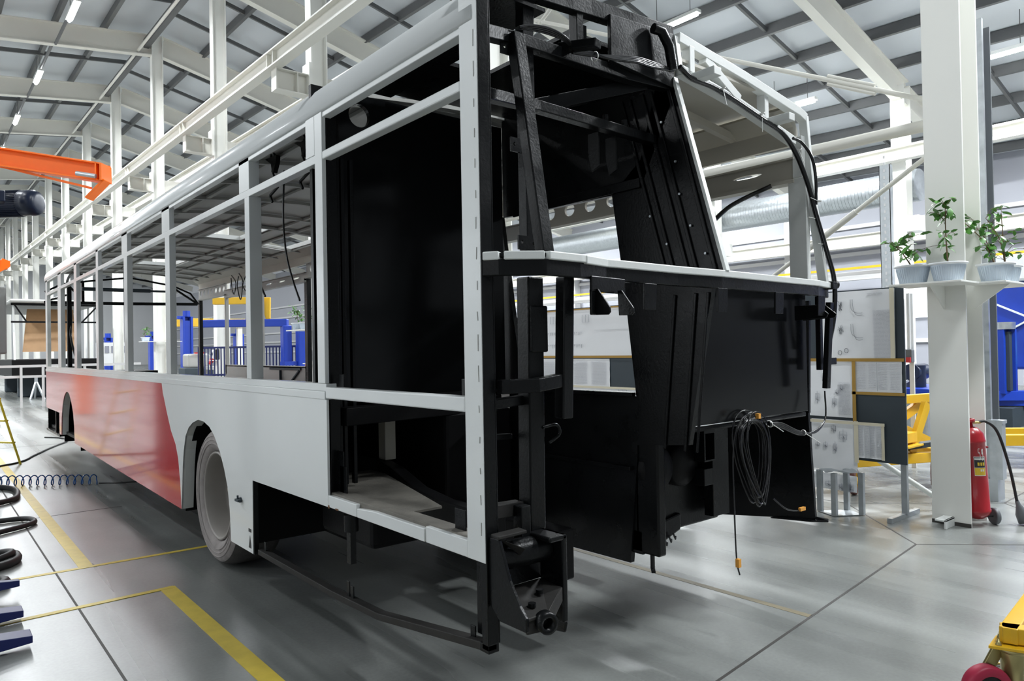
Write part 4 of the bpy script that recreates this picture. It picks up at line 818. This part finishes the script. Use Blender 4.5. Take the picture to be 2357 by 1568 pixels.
sheet(2.75, 3.20, 1.03, 1.31, 'narrow drawing sheet right of the bare slate patch, seen through the tower', kind='table', seed=25)
sheet(3.3, 4.95, .72, .965, 'low drawing strip along the bottom, seen through the tower', kind='view', seed=27)
sheet(.88, 1.35, .16, .30, 'loose drawing corner hanging behind the legs of the steel stool', off=.02, kind='view', seed=31)
def tape(y0, y1, z0, z1, m, label, off=.014):
    o = MB().box(BX-off-.002, BX-off, y0, y1, z0, z1).build('tape_strip', M[m]); tag(o, label, 'tape')
tape(.478, 1.75, 1.288, 1.315, 'ochretape', 'long ochre tape strip across the middle of the right display board'); tape(.478, .91, 1.005, 1.03, 'ochretape', 'ochre tape strip along the top of the bare slate area')
tape(.875, .905, .765, 1.29, 'ochretape', 'upright ochre tape strip beside the bare slate area'); tape(.545, .58, 1.315, 1.90, 'tape', 'cream tape strip down the right edge of the large parts drawing', .016)
tape(.86, .895, .42, .775, 'tape', 'cream tape strip joining the drooping sheet and the small table sheet', .02); tape(.64, 1.3, .745, .77, 'tape', 'cream tape strip along the top of the low sheets', .022); tape(.645, .67, .46, .77, 'tape', 'cream tape strip down the right edge of the small table sheet', .018)
tape(2.75, 4.95, 1.322, 1.348, 'ochretape', 'ochre tape strip seen through the engine tower'); tape(2.75, 4.95, 1.905, 1.92, 'ochretape', 'ochre tape line along the top of the board seen through the tower'); tape(3.3, 4.95, .96, .985, 'tape', 'cream tape strip below the text sheet seen through the tower')
t = thing('steel_stool', (4.5, .94, 0), 'small galvanised four-legged stool in front of the display board', 'stool')
for x, y in ((4.36, .93), (4.55, .79), (4.45, 1.10), (4.64, .96)):
    MB().box(x-.003, x+.035, y-.02, y+.02, .005, .36).build('leg', M['galv'], t)
MB().prism([(4.36, .93, .004), (4.56, .78, .004), (4.67, .95, .004), (4.45, 1.12, .004)], (0, 0, .004)).build('base_plate', M['galv'], t)
a = MB(); vs = []
for i in range(7):
    for j in range(7):
        p = V((4.33, .935, 0))+V((.215, -.165, 0))*(i/6)+V((.115, .185, 0))*(j/6); vs.append((p.x, p.y, .365+.012*math.sin(i*1.1)+.008*math.cos(j*1.7)))
a.add(vs, [(i*7+j, (i+1)*7+j, (i+1)*7+j+1, i*7+j+1) for i in range(6) for j in range(6)], True); a.build('seat_sheet', M['galv'], t)

# ------------------------------------------------------------------ yellow trolleys
t = thing('scissor_trolley', (6.0, 1.4, 0), 'yellow scissor trolley with brown wheels behind the display board', 'trolley')
y_ = M['yellow']
MB().bar((5.2, 1.35, .30), (6.75, .95, .24), .08, .10).build('base_beam', y_, t, .004); MB().bar((5.6, 2.3, .30), (7.1, 1.9, .24), .08, .10).build('base_beam', y_, t, .004)
for p, q in (((5.22, 1.34, .34), (5.62, 2.3, .34)), ((6.0, 1.14, .32), (6.4, 2.1, .32)), ((6.7, .96, .28), (7.1, 1.9, .28))): MB().bar(p, q, .08, .08).build('cross_beam', y_, t, .004)
MB().bar((5.75, 1.4, .84), (6.95, 1.1, .84), .08, .09).build('top_beam', y_, t, .004)
for p, q in (((5.7, 1.42, .32), (6.9, 1.14, .82)), ((5.8, 1.38, .80), (6.95, 1.12, .34)), ((6.35, 1.1, .30), (6.62, 1.04, .80)), ((5.6, 2.1, .32), (6.7, 1.85, .82))): MB().bar(p, q, .05, .10).build('scissor_arm', y_, t, .003)
MB().box(6.1, 6.4, 1.05, 1.35, .42, .52).box(6.05, 6.45, 1.0, 1.3, .38, .40).build('motor_tray', y_, t, .003); MB().bar((5.8, 1.5, .30), (6.8, .8, .42), .10, .05).build('ramp_plate', M['slate'], t)
def caster_wheel(x, y, r, tread, parent, hub='yellow', ax=(.3, -1, 0)):
    o = MB().lathe([(r*.62, -.025), (r*.93, -.028), (r, -.018), (r, .018), (r*.93, .028), (r*.62, .025)], (x, y, r), ax, 36).build('wheel', M[tread], parent)
    MB().lathe([(r*.62, -.022), (r*.60, -.012), (r*.3, -.012), (r*.28, -.03), (0, -.03)], (x, y, r), ax, 30).lathe([(r*.62, .022), (r*.60, .012), (r*.3, .012), (r*.28, .03), (0, .03)], (x, y, r), ax, 30).build('hub', M[hub], o)
for x, y in ((5.35, 1.22), (6.30, .86), (5.0, 1.8)): caster_wheel(x, y, .13, 'wheelbrown', t)
t = thing('frame_trolley', (2.1, -1.4, 0), 'yellow wheeled steel frame corner at the bottom right of the view', 'trolley')
O_ = V((1.737, -1.028, .0)); d1 = V((.99, .10, 0)).normalized(); d2 = V((.42, -.90, 0)).normalized()
fx = lambda a_, b_, z: O_+d1*a_+d2*b_+V((0, 0, z))
MB().bar(fx(0, .03, .300), fx(1.0, .03, .300), .062, .062).build('frame_beam', M['yellow'], t, .004); MB().bar(fx(.03, .0, .300), fx(.03, 1.0, .300), .062, .062).build('frame_beam', M['yellow'], t, .004)
MB().prism([fx(-.035, -.03, .252), fx(.10, -.03, .252), fx(.115, -.01, .252), fx(.115, .10, .252), fx(.0, .12, .252), fx(-.04, .09, .252)], (0, 0, .012)).build('caster_plate', M['yellow'], t, .002)
for a_, b_ in ((-.015, .0), (.075, -.012), (.09, .085)):
    MB().lathe([(0, 0), (.011, 0), (.011, .004), (.008, .006), (.008, .014), (.0045, .014), (.0045, .024), (0, .024)], fx(a_, b_, .264), n=14).build('bolt', M['zinc'], t)
cc = fx(.04, .035, 0)
MB().lathe([(.047, .245), (.05, .242), (.05, .232), (.046, .228)], (cc.x, cc.y, 0), n=32).lathe([(.042, .228), (.042, .12), (.03, .115)], (cc.x, cc.y, 0), n=32).build('caster_housing', M['zinc'], t)
wx = V((1.683, -.998, 0)); caster_wheel(wx.x, wx.y, .094, 'wheelred', t, 'rubber', (-.55, -.75, 0))
MB().bar((cc.x-.03, cc.y+.04, .235), (wx.x, wx.y+.03, .10), .012, .05).build('fork', M['zinc'], t, .002)
t = thing('low_trolley', (8.0, .5, 0), 'yellow low wheeled base right of the trunking, below the blue column lift', 'trolley')
MB().bar((7.55, .95, .33), (9.2, -.35, .30), .10, .12).bar((7.95, 1.45, .33), (9.6, .15, .30), .10, .12).build('base_beam', M['yellow'], t, .004); MB().bar((7.6, .9, .33), (8.0, 1.42, .33), .1, .1).build('cross_beam', M['yellow'], t, .004)
MB().box(7.62, 7.74, .78, .90, .0, .29).box(8.9, 9.0, -.2, -.1, 0, .26).build('leg', M['yellow'], t, .004)

# ------------------------------------------------------------------ blue machines on the right
t = thing('column_lift', (12.45, 2.0, 0), 'blue column lift with grey cap at the right edge, in front of the blue vehicle', 'lift')
MB().box(12.30, 12.38, 1.95, 2.09, .55, 1.62).box(12.52, 12.60, 1.85, 1.99, .55, 1.62).box(12.33, 12.62, 1.97, 2.12, .55, 1.62).build('mast', M['blue'], t, .006); MB().box(12.385, 12.52, 1.90, 1.98, .60, 1.58).build('mast_slot', M['slate'], t)
MB().cyl((12.46, 2.0, 1.62), (12.46, 2.0, 1.74), .17).build('cap', M['galv'], t); MB().bar((11.9, 2.5, .52), (13.4, 1.2, .50), .2, .16).bar((11.9, 2.7, .40), (13.5, 1.0, .38), .2, .10).build('base_arm', M['blue'], t, .006)
MB().box(12.1, 12.9, 1.8, 2.6, 0, .33).build('pedestal', M['slate'], t)
t = thing('vehicle_body', (15, 1, 0), 'large blue vehicle body with white cross bracing behind the column lift', 'vehicle')
MB().box(13.9, 16.5, -5, 2.55, .9, 2.50).build('body_panel', M['blue'], t, .05); MB().box(13.8, 16.5, -5, 2.6, 2.50, 3.0).build('roof_band', M['wallwhite'], t, .05)
for p, q in (((13.85, 2.5, 2.1), (13.85, .4, 1.0)), ((13.85, 2.5, 1.5), (13.85, .9, 2.45))): MB().bar(p, q, .03, .05, (1, 0, 0)).build('cross_brace', M['white_primer'], t)
for y in (-2.5, 1.6): MB().cyl((14.0, y, .48), (14.3, y, .48), .48).build('wheel', M['rubber'], t)
t = thing('green_machine', (12.9, 1.2, 0), 'green machine with red base peeking in at the right edge', 'machine')
MB().lathe([(.0, .0), (.5, .0), (.45, .3), (.25, .45), (.1, .5), (.1, .62), (0, .62)], (13.35, 1.35, 1.0), n=24).build('hood', M['green'], t, .01); MB().box(12.95, 13.7, 1.0, 1.8, .62, .68).build('tray', M['redplug'], t); MB().box(13.0, 13.6, 1.1, 1.7, .68, 1.0).box(13.05, 13.55, 1.1, 1.6, 0, .62).build('body', M['slate'], t, .03)
t = thing('blue_pump', (9.6, 2.4, 0), 'blue pump with a white frame behind the board, left of the ivory column', 'machine')
MB().box(9.3, 10.6, 2.0, 2.9, .62, .78).build('bench_beam', M['blue'], t, .01); MB().box(9.35, 10.5, 2.05, 2.8, 0, .62).build('bench_base', M['galv'], t, .02)
MB().cyl((9.75, 2.35, .78), (9.75, 2.35, 1.10), .14).cyl((9.6, 2.35, 1.0), (10.05, 2.35, 1.0), .12).build('pump_body', M['navy'], t, .01); MB().bar((9.35, 2.5, .78), (10.1, 2.2, 1.05), .03, .03).build('strut', M['white_primer'], t)
tag(MB().box(10.2, 10.9, 3.2, 3.9, 0, 1.60).box(10.22, 10.5, 3.18, 3.2, .1, 1.5).build('white_cabinet', M['wallwhite'], None, .01), 'white cabinet between the display board and the ivory column', 'cabinet')
tag(MB().box(7.16, 7.25, 1.424-.04, 1.424+.04, 1.21, 1.36).build('switch_box', M['greyplastic'], None, .01), 'small red and grey switch box right of the display board top', 'switch')
MB().cyl((7.2, 1.424, 1.36), (7.2, 1.424, 2.0), .02).box(7.26, 7.28, 1.424-.025, 1.424+.025, 0, 2.0).build('conduit', M['wallwhite'], D.objects['switch_box']); MB().box(7.14, 7.16, 1.39, 1.46, 1.21, 1.27).build('switch_knob', M['redplug'], D.objects['switch_box'])

# ------------------------------------------------------------------ things on the left: jib crane, motor, hoses, forks, ladder
t = thing('jib_crane', (.8, 16.8, 5.4), 'orange crane beam with end stop, above the left front of the bus', 'crane')
P_, Q_ = V((-1.6, 18.7, 6.02)), V((1.70, 16.05, 5.30))
a = MB(); i_beam(a, P_, Q_, .30, .42, .035); a.build('beam', M['orange'], t, .004)
a = MB(); n_ = (Q_-P_).normalized(); a.bar(P_+V((.15, .18, .26)), Q_+V((.12, .15, .26)), .03, .34); a.bar(Q_-n_*.12+V((0, 0, .0)), Q_-n_*.12+V((0, 0, .42)), .3, .03, (n_.x, n_.y, 0)); a.build('stiffener', M['orange'], t)
MB().bar(Q_+V((.02, 0, .02)), Q_+V((.02, 0, .40)), .42, .05, (n_.x, n_.y, 0)).bar(Q_+V((.04, -.03, .05)), Q_+V((-.28, .2, -.36)), .3, .05).build('end_plate', M['orange'], t, .004)
MB().cyl(Q_-n_*.55+V((-.1, -.2, .08)), Q_-n_*.12+V((-.1, -.2, .08)), .05).build('buffer', M['galv'], t); MB().bar(P_+n_*1.9+V((0, 0, .02)), Q_-n_*.3+V((0, 0, -.16)), .05, .05).build('stay', M['orange'], t)
MB().box(-1.85, -1.5, 18.5, 18.9, 0, 6.5).build('mast', M['orange'], t, .02)
t = thing('jib_crane', (.2, 22.4, 4), 'small second orange crane end at the far left edge, below the motor', 'crane')
MB().box(-.6, .40, 22.3, 22.6, 3.9, 4.15).build('beam', M['orange'], t, .01); MB().prism([(.28, 22.28, 4.2), (.46, 22.28, 4.12), (.46, 22.28, 3.98), (.2, 22.28, 3.80)], (0, .3, 0)).build('end_plate', M['orange'], t); MB().box(-.8, -.6, 22.3, 22.6, 0, 4.15).build('mast', M['orange'], t)
t = thing('electric_motor', (-.9, 5.6, 2.8), 'dark blue finned electric motor high at the left edge of the view', 'motor')
mo = V((-.668, 5.68, 2.845)); md = V((-.77, .637, -.02)).normalized()
MB().lathe([(0, 0), (.07, 0), (.10, .012), (.113, .04), (.116, .06), (.116, .155), (.108, .155), (.108, .9), (0, .9)], mo, md, 40).build('body', M['navy'], t)
a = MB()
for k in range(40):
    an = 2*math.pi*k/40; b_ = md.orthogonal().normalized(); c_ = md.cross(b_); d_ = b_*math.cos(an)+c_*math.sin(an); a.bar(mo+md*.16+d_*.112, mo+md*.9+d_*.112, .004, .016, d_)
a.build('cooling_fin', M['navy'], t); MB().box(-1.07, -.93, 5.55, 5.70, 2.80, 2.90).build('terminal_box', M['navy'], t, .012)
MB().bar((-1.4, 6.3, 2.84), (-1.4, 6.3, .0), .14, .14, (0, 1, 0)).build('stand', M['slate'], t)
t = thing('grey_cabinet', (-.9, 7.85, 1.2), 'grey cabinet edge at the left border above the white railings', 'cabinet')
MB().box(-1.5, -.765, 7.70, 8.3, 1.49, 2.24).build('body', M['steel'], t, .02); MB().box(-1.4, -.85, 7.8, 8.2, 0, 1.49).build('stand', M['slate'], t)
def hose(pts, r, label, m='rubber', n=8): tag(MB().tube(curve(pts, n), r, 10).build('hose', M[m]), label, 'hose')
hose([(-1.6, 7.6, .03), (-1.0, 7.75, .03), (-.76, 7.5, .03), (-.74, 7.05, .03), (-.85, 6.7, .03), (-1.3, 6.5, .03)], .028, 'farthest thick black hose loop at the left edge, under the blue coil')
hose([(-1.7, 5.75, .025), (-1.15, 5.72, .025), (-.83, 5.68, .025), (-.755, 5.53, .025), (-.80, 5.38, .025), (-1.05, 5.20, .025), (-1.6, 4.9, .025)], .022, 'largest thin black hose loop lying on the floor at the left edge')
hose([(-1.6, 4.50, .03), (-1.2, 4.46, .03), (-1.02, 4.38, .03), (-.985, 4.24, .03), (-1.02, 4.10, .03), (-1.15, 4.0, .03), (-1.6, 3.9, .03)], .028, 'doubled black hose loop just above the yellow floor line')
hose([(-1.5, 4.30, .035), (-1.12, 4.30, .06), (-1.02, 4.22, .07), (-1.10, 4.12, .06), (-1.4, 4.0, .03)], .024, 'upper strand of the doubled black hose')
hose([(-1.4, 3.62, .03), (-1.16, 3.66, .03), (-1.105, 3.60, .03), (-1.16, 3.52, .03), (-1.4, 3.50, .03)], .03, 'short black hose bend beside the top blue fork')
pts = []
for k in range(17*14):
    an = 2*math.pi*k/14; f = k/(17*14); c = V((-1.06+1.09*f, 8.15-.95*f, .062)); ax = V((.75, -.66, 0)); sd = V((-.55, -.83, 0)); pts.append(c+sd*math.cos(an)*.055*(1 if f < .97 else .6)+V((0, 0, 1))*math.sin(an)*.055)
t = thing('air_hose', (-.5, 7.6, .06), 'blue spiral air hose lying across the yellow floor line', 'hose')
MB().tube(pts, .0065, 6).build('spiral', M['bluehose'], t); MB().tube(curve([(.03, 7.2, .02), (.10, 7.15, .02), (.22, 7.05, .02), (.6, 6.9, .02)], 8), .008, 6).build('tail', M['rubber'], t)
hose([(-1.4, 9.4, .012), (-.70, 9.69, .012), (-.42, 10.0, .012), (-.25, 10.5, .012), (.0, 11.2, .012), (.2, 11.7, .012), (.40, 12.2, .012), (.42, 12.8, .012), (.2, 13.2, .012)], .012, 'thin dark cable snaking over the floor toward the bus front')
t = thing('fork_rack', (-1.5, 2.8, 0), 'dark blue rack with tapering forks reaching in from the left edge', 'rack')
for k, (tip, z0, w) in enumerate((((-1.055, 3.325, 0), .06, .05), ((-1.075, 3.02, 0), .045, .06), ((-1.085, 2.82, 0), .03, .11), ((-1.09, 2.365, 0), .03, .12))):
    tx, ty = tip[0], tip[1]; ln_ = .7
    if k == 1: continue
    MB().prism([(tx, ty-w/2, z0), (tx, ty-w/2, z0+.035), (tx-ln_, ty-w/2-.1, z0+.13), (tx-ln_, ty-w/2-.1, z0-.02)], (0, w, 0)).build('fork', M['darkblue'], t, .003)
MB().bar((-1.78, 2.0, .08), (-1.78, 3.6, .08), .12, .16).build('rack_beam', M['darkblue'], t, .004)
t = thing('step_ladder', (-.9, 9.6, 0), 'yellow step ladder leg standing at the left edge beyond the hoses', 'ladder')
L0, L1 = V((-.47, 9.75, 0)), V((-1.00, 9.85, 2.1)); dY = V((-.5, .75, 0))
for o_ in (V((0, 0, 0)), dY): MB().bar(L0+o_, L1+o_*.75, .025, .06, (0, 1, 0)).build('rail', M['ladder'], t, .003)
for k in range(1, 7):
    f = k/7; MB().bar(L0.lerp(L1, f), (L0+dY).lerp(L1+dY*.75, f), .06, .02).build('step', M['ladder'], t)
for o_ in (V((-1.1, -.2, 0)), V((-1.1, -.2, 0))+dY): MB().bar(L0+o_, L1+(o_*.0 if o_.x == -1.1 else dY*.75), .025, .05, (0, 1, 0)).build('rear_leg', M['ladder'], t, .003)
for k in (1, 3): f = k/7; MB().bar((L0+V((-1.1, -.2, 0))).lerp(L1, f), (L0+V((-1.1, -.2, 0))+dY).lerp(L1+dY*.75, f), .03, .03).build('rear_brace', M['ladder'], t)
MB().bar(L1, L1+dY*.75, .22, .03).build('top_tray', M['ladder'], t)

# ------------------------------------------------------------------ second bus body and workshop things beyond
t = thing('bus_body', (2.2, 29, 0), 'second bus body in black frame with a brown board front, far left', 'bus')
MB().box(.9, 3.6, 27.6, 36, .75, 1.35).build('chassis', M['black_flat'], t, .02); MB().box(.85, 3.65, 27.4, 36, 3.30, 3.42).build('roof', M['steel'], t, .05)
MB().prism([(1.25, 28.0, 1.62), (2.85, 27.9, 1.62), (2.85, 28.5, 3.15), (1.45, 28.6, 3.15)], (0, .04, 0)).build('front_board', M['brownboard'], t)
for x in (1.0, 3.5): MB().bar((x, 27.7, 1.3), (x, 28.1, 3.3), .06, .06, (0, 1, 0)).build('front_pillar', M['white_primer'], t)
MB().box(.9, 3.6, 27.65, 27.7, 2.62, 2.68).box(.9, 3.6, 27.65, 27.7, 3.22, 3.3).build('front_beam', M['black'], t); MB().bar((1.0, 27.7, 3.25), (1.35, 27.7, 2.65), .05, .05).build('front_strut', M['black'], t); MB().bar((3.5, 27.7, 3.25), (3.0, 27.7, 2.65), .05, .05).build('front_strut', M['black'], t)
for y in (30, 32.5, 35):
    for x in (.9, 3.54): MB().box(x, x+.06, y, y+.07, 1.35, 3.3).build('side_pillar', M['steel'], t)
for y in (29, 34): MB().box(1.2, 3.3, y, y+.4, 0, .75).build('trestle', M['slate'], t, .05)
t = thing('jack_stand', (1.55, 27.2, 0), 'grey tripod jack stand under the second bus body', 'stand')
for p in ((1.35, 26.9, 0), (1.75, 26.9, 0), (1.55, 27.6, 0)): MB().bar(p, (1.55, 27.2, .62), .05, .05).build('leg', M['galv'], t)
MB().cyl((1.55, 27.2, .5), (1.55, 27.2, .80), .05).build('stem', M['galv'], t)
t = thing('guard_rail', (1, 22.5, 0), 'white guard railing in front of the second bus body', 'railing')
for z in (.88, 1.18): MB().bar((-.4, 22.8, z), (3.8, 22.6, z), .06, .07).build('rail', M['girt'], t)
for x in (-.2, .72, 1.25, 2.3, 3.4): MB().box(x-.03, x+.03, 22.66, 22.74, 0, 1.18).build('post', M['girt'], t)
def lift_column(x, y, h, label):
    t = thing('column_lift', (x, y, 0), label, 'lift'); MB().box(x-.18, x-.1, y-.2, y+.2, .1, h).box(x+.1, x+.18, y-.2, y+.2, .1, h).box(x-.15, x+.15, y+.1, y+.2, .1, h).build('mast', M['blue'], t, .01)
    MB().cyl((x, y, h), (x, y, h+.22), .13).box(x-.35, x-.12, y-.1, y+.1, h-.1, h+.02).build('drive_head', M['blue'], t); MB().box(x-.1, x+.1, y-.15, y+.1, .2, h-.15).build('carriage', M['blue'], t, .01); MB().box(x-.3, x+.3, y-.9, y+.4, 0, .12).build('foot', M['blue'], t, .01)
lift_column(6.25, 26.6, 2.85, 'tall blue column lift seen through the middle bus windows')
t = thing('blue_gantry', (5.6, 15.5, 0), 'blue overhead gantry arm seen through the bus side windows near the tower', 'gantry')
MB().bar((4.0, 16.8, 2.20), (5.62, 15.45, 2.19), .2, .19).build('arm', M['blue'], t, .02); MB().box(5.47, 5.69, 15.36, 15.58, 1.2, 2.12).build('column', M['blue'], t, .02); MB().box(5.78, 6.02, 15.15, 15.38, .0, 2.13).build('column', M['blue'], t, .02); MB().bar((4.85, 16.09, 2.42), (5.12, 15.86, 2.42), .28, .5).build('trolley_head', M['blue'], t, .02); MB().box(5.45, 6.0, 15.25, 15.55, 1.12, 1.22).build('bracket', M['blue'], t)
t = thing('yellow_hoist', (4.9, 16, 2.67), 'yellow hoist beam above the blue gantry seen through the bus windows', 'hoist')
MB().bar((4.2, 16.63, 2.76), (5.15, 15.83, 2.76), .2, .17).build('beam', M['yellow'], t, .01); MB().prism([(5.15, 15.84, 2.84), (5.28, 15.73, 2.84), (5.27, 15.74, 2.30), (5.20, 15.80, 2.26), (5.14, 15.85, 2.55)], (.06, .07, 0)).build('hook', M['yellow'], t, .01)
t = thing('mesh_fence', (6.6, 16.5, 0), 'dark blue barred fence seen through the bus side windows', 'fence')
a = MB()
for k in range(34): f = k/33; p = V((4.0, 17.3, 0)).lerp(V((6.1, 15.5, 0)), f); a.bar(p+V((0, 0, .05)), p+V((0, 0, 1.62)), .025, .025, (0, 1, 0))
tag(a.build('bars', M['darkblue'], t), kind='stuff'); MB().bar((4.0, 17.3, 1.60), (6.1, 15.5, 1.60), .04, .05).bar((4.0, 17.3, .9), (6.1, 15.5, .9), .04, .05).build('rail', M['darkblue'], t)
tag(MB().box(7.5, 9.2, 17, 18.6, 0, 1.15).box(7.6, 9.1, 17.2, 18.5, 1.15, 1.5).build('engine_crate', M['steel'], None, .08), 'grey crated unit behind the dark blue barred fence', 'crate')
t = thing('work_bench', (6.3, 21, 0), 'low steel work bench with rails seen through the middle bus windows', 'bench')
MB().box(5.4, 7.0, 20.6, 21.6, .95, 1.05).build('top', M['steel'], t); MB().box(5.4, 7, 20.6, 20.66, .7, .76).build('rail', M['steel'], t)
for x, y in ((5.45, 20.65), (6.95, 20.65), (5.45, 21.5), (6.95, 21.5)): MB().box(x-.04, x+.04, y-.04, y+.04, 0, .95).build('leg', M['steel'], t)
t = thing('machine_tool', (5.2, 22.5, 0), 'dark grey bench machine beside the slim column in the bus windows', 'machine')
MB().box(5.0, 5.9, 22.2, 23.0, 0, 1.0).build('base', M['slate'], t, .03); MB().box(5.1, 5.8, 22.3, 22.9, 1.0, 1.45).build('head', M['steel'], t, .06); MB().box(5.3, 5.6, 22.2, 22.3, 1.45, 1.5).build('lid', M['redplug'], t)
for i, (x, y, z, lb) in enumerate(((4.70, 12.0, 1.2, 'white meter box with red socket on the widest ivory column'), (4.70, 18.3, 1.25, 'white meter box with red socket on the second ivory column in the windows'))):
    t = thing('socket_box', (x, y, z), lb, 'socket'); MB().box(x-.06, x+.05, y-.11, y+.11, z+.06, z+.30).build('meter', M['wallwhite'], t, .02); MB().box(x-.075, x-.06, y-.06, y+.06, z+.15, z+.23).build('display', M['slate'], t); MB().cyl((x-.05, y, z+.05), (x-.12, y, z-.10), .07, .035).build('plug', M['redplug'], t)
    MB().tube(curve([(x-.1, y, z-.1), (x-.09, y-.02, z-.5), (x-.05, y, .02)], 6), .012, 6).build('lead', M['rubber'], t); MB().box(x-.05, x+.05, y-.32, y-.20, z+.03, z+.32).build('holder', M['rubber'], t, .02); MB().box(x-.12, x+.05, y-.36, y+.16, z, z+.02).build('bracket_shelf', M['column'], t)
for i, (x, y, lb) in enumerate(((4.93, 12.04, 'shelf with pots on the widest ivory column, seen through the tower-side window'), (4.93, 24.95, 'shelf with pots on the column seen between the middle bus windows'))):
    t = thing('plant_shelf', (x, y, 1.9), lb, 'shelf'); MB().box(x-.6, x-.18, y-.35, y+.35, 1.885, 1.905).box(x-.18, x+.6, y-.45, y-.14, 1.885, 1.905).build('shelf_plate', M['column'], t)
k_ = 0
for x, y, lb in ((4.52, 12.2, 'bushy plant at the left of the shelf seen through the tower-side window'), (4.55, 11.9, 'small plant at the right of the shelf seen through the tower-side window'), (4.5, 25.1, 'small plant on the shelf seen between the middle bus windows')):
    plant(x, y, lb, seed=40+k_, hgt=.36, n=12, spread=.26, r=.14); k_ += 1
t = thing('notice_rack', (4.6, 33, 0), 'white notice rack seen through the front bus windows', 'rack')
MB().box(4.3, 5.6, 32.9, 33.0, 1.0, 2.0).build('panel', M['wallwhite'], t); MB().box(4.3, 4.36, 32.9, 33, 0, 1.0).box(5.54, 5.6, 32.9, 33, 0, 1).build('leg', M['girt'], t)
for k in range(5): MB().box(4.4+k*.24, 4.56+k*.24, 32.88, 32.9, 1.55, 1.85).build('sheet', M['ink'], t)
for x, y, h, lb in ((5.6, 37.6, 2.3, 'distant blue column lift at the front bus windows'), (7.3, 36.2, 2.35, 'distant blue column lift left of the tall blue lift'), (9.5, 30.5, 2.3, 'blue column lift right of the tall blue lift')): lift_column(x, y, h, lb)
tag(MB().box(6.3, 9.6, 29.9, 30.3, 2.6, 2.95).build('hoist_beam', M['yellow'], None, .01), 'yellow hoist beam behind the tall blue column lift', 'hoist')
for x in (6.4, 9.3): MB().box(x, x+.2, 30, 30.2, 0, 2.6).build('support', M['beam'], D.objects['hoist_beam'])
tag(MB().cyl((2.165, -.86, .008), (2.20, -.90, .008), .006, n=10).cyl((2.160, -.855, .008), (2.167, -.862, .008), .012, n=6).build('loose_bolt', M['brass']), 'small brass bolt lying on the floor at the right edge', 'bolt')
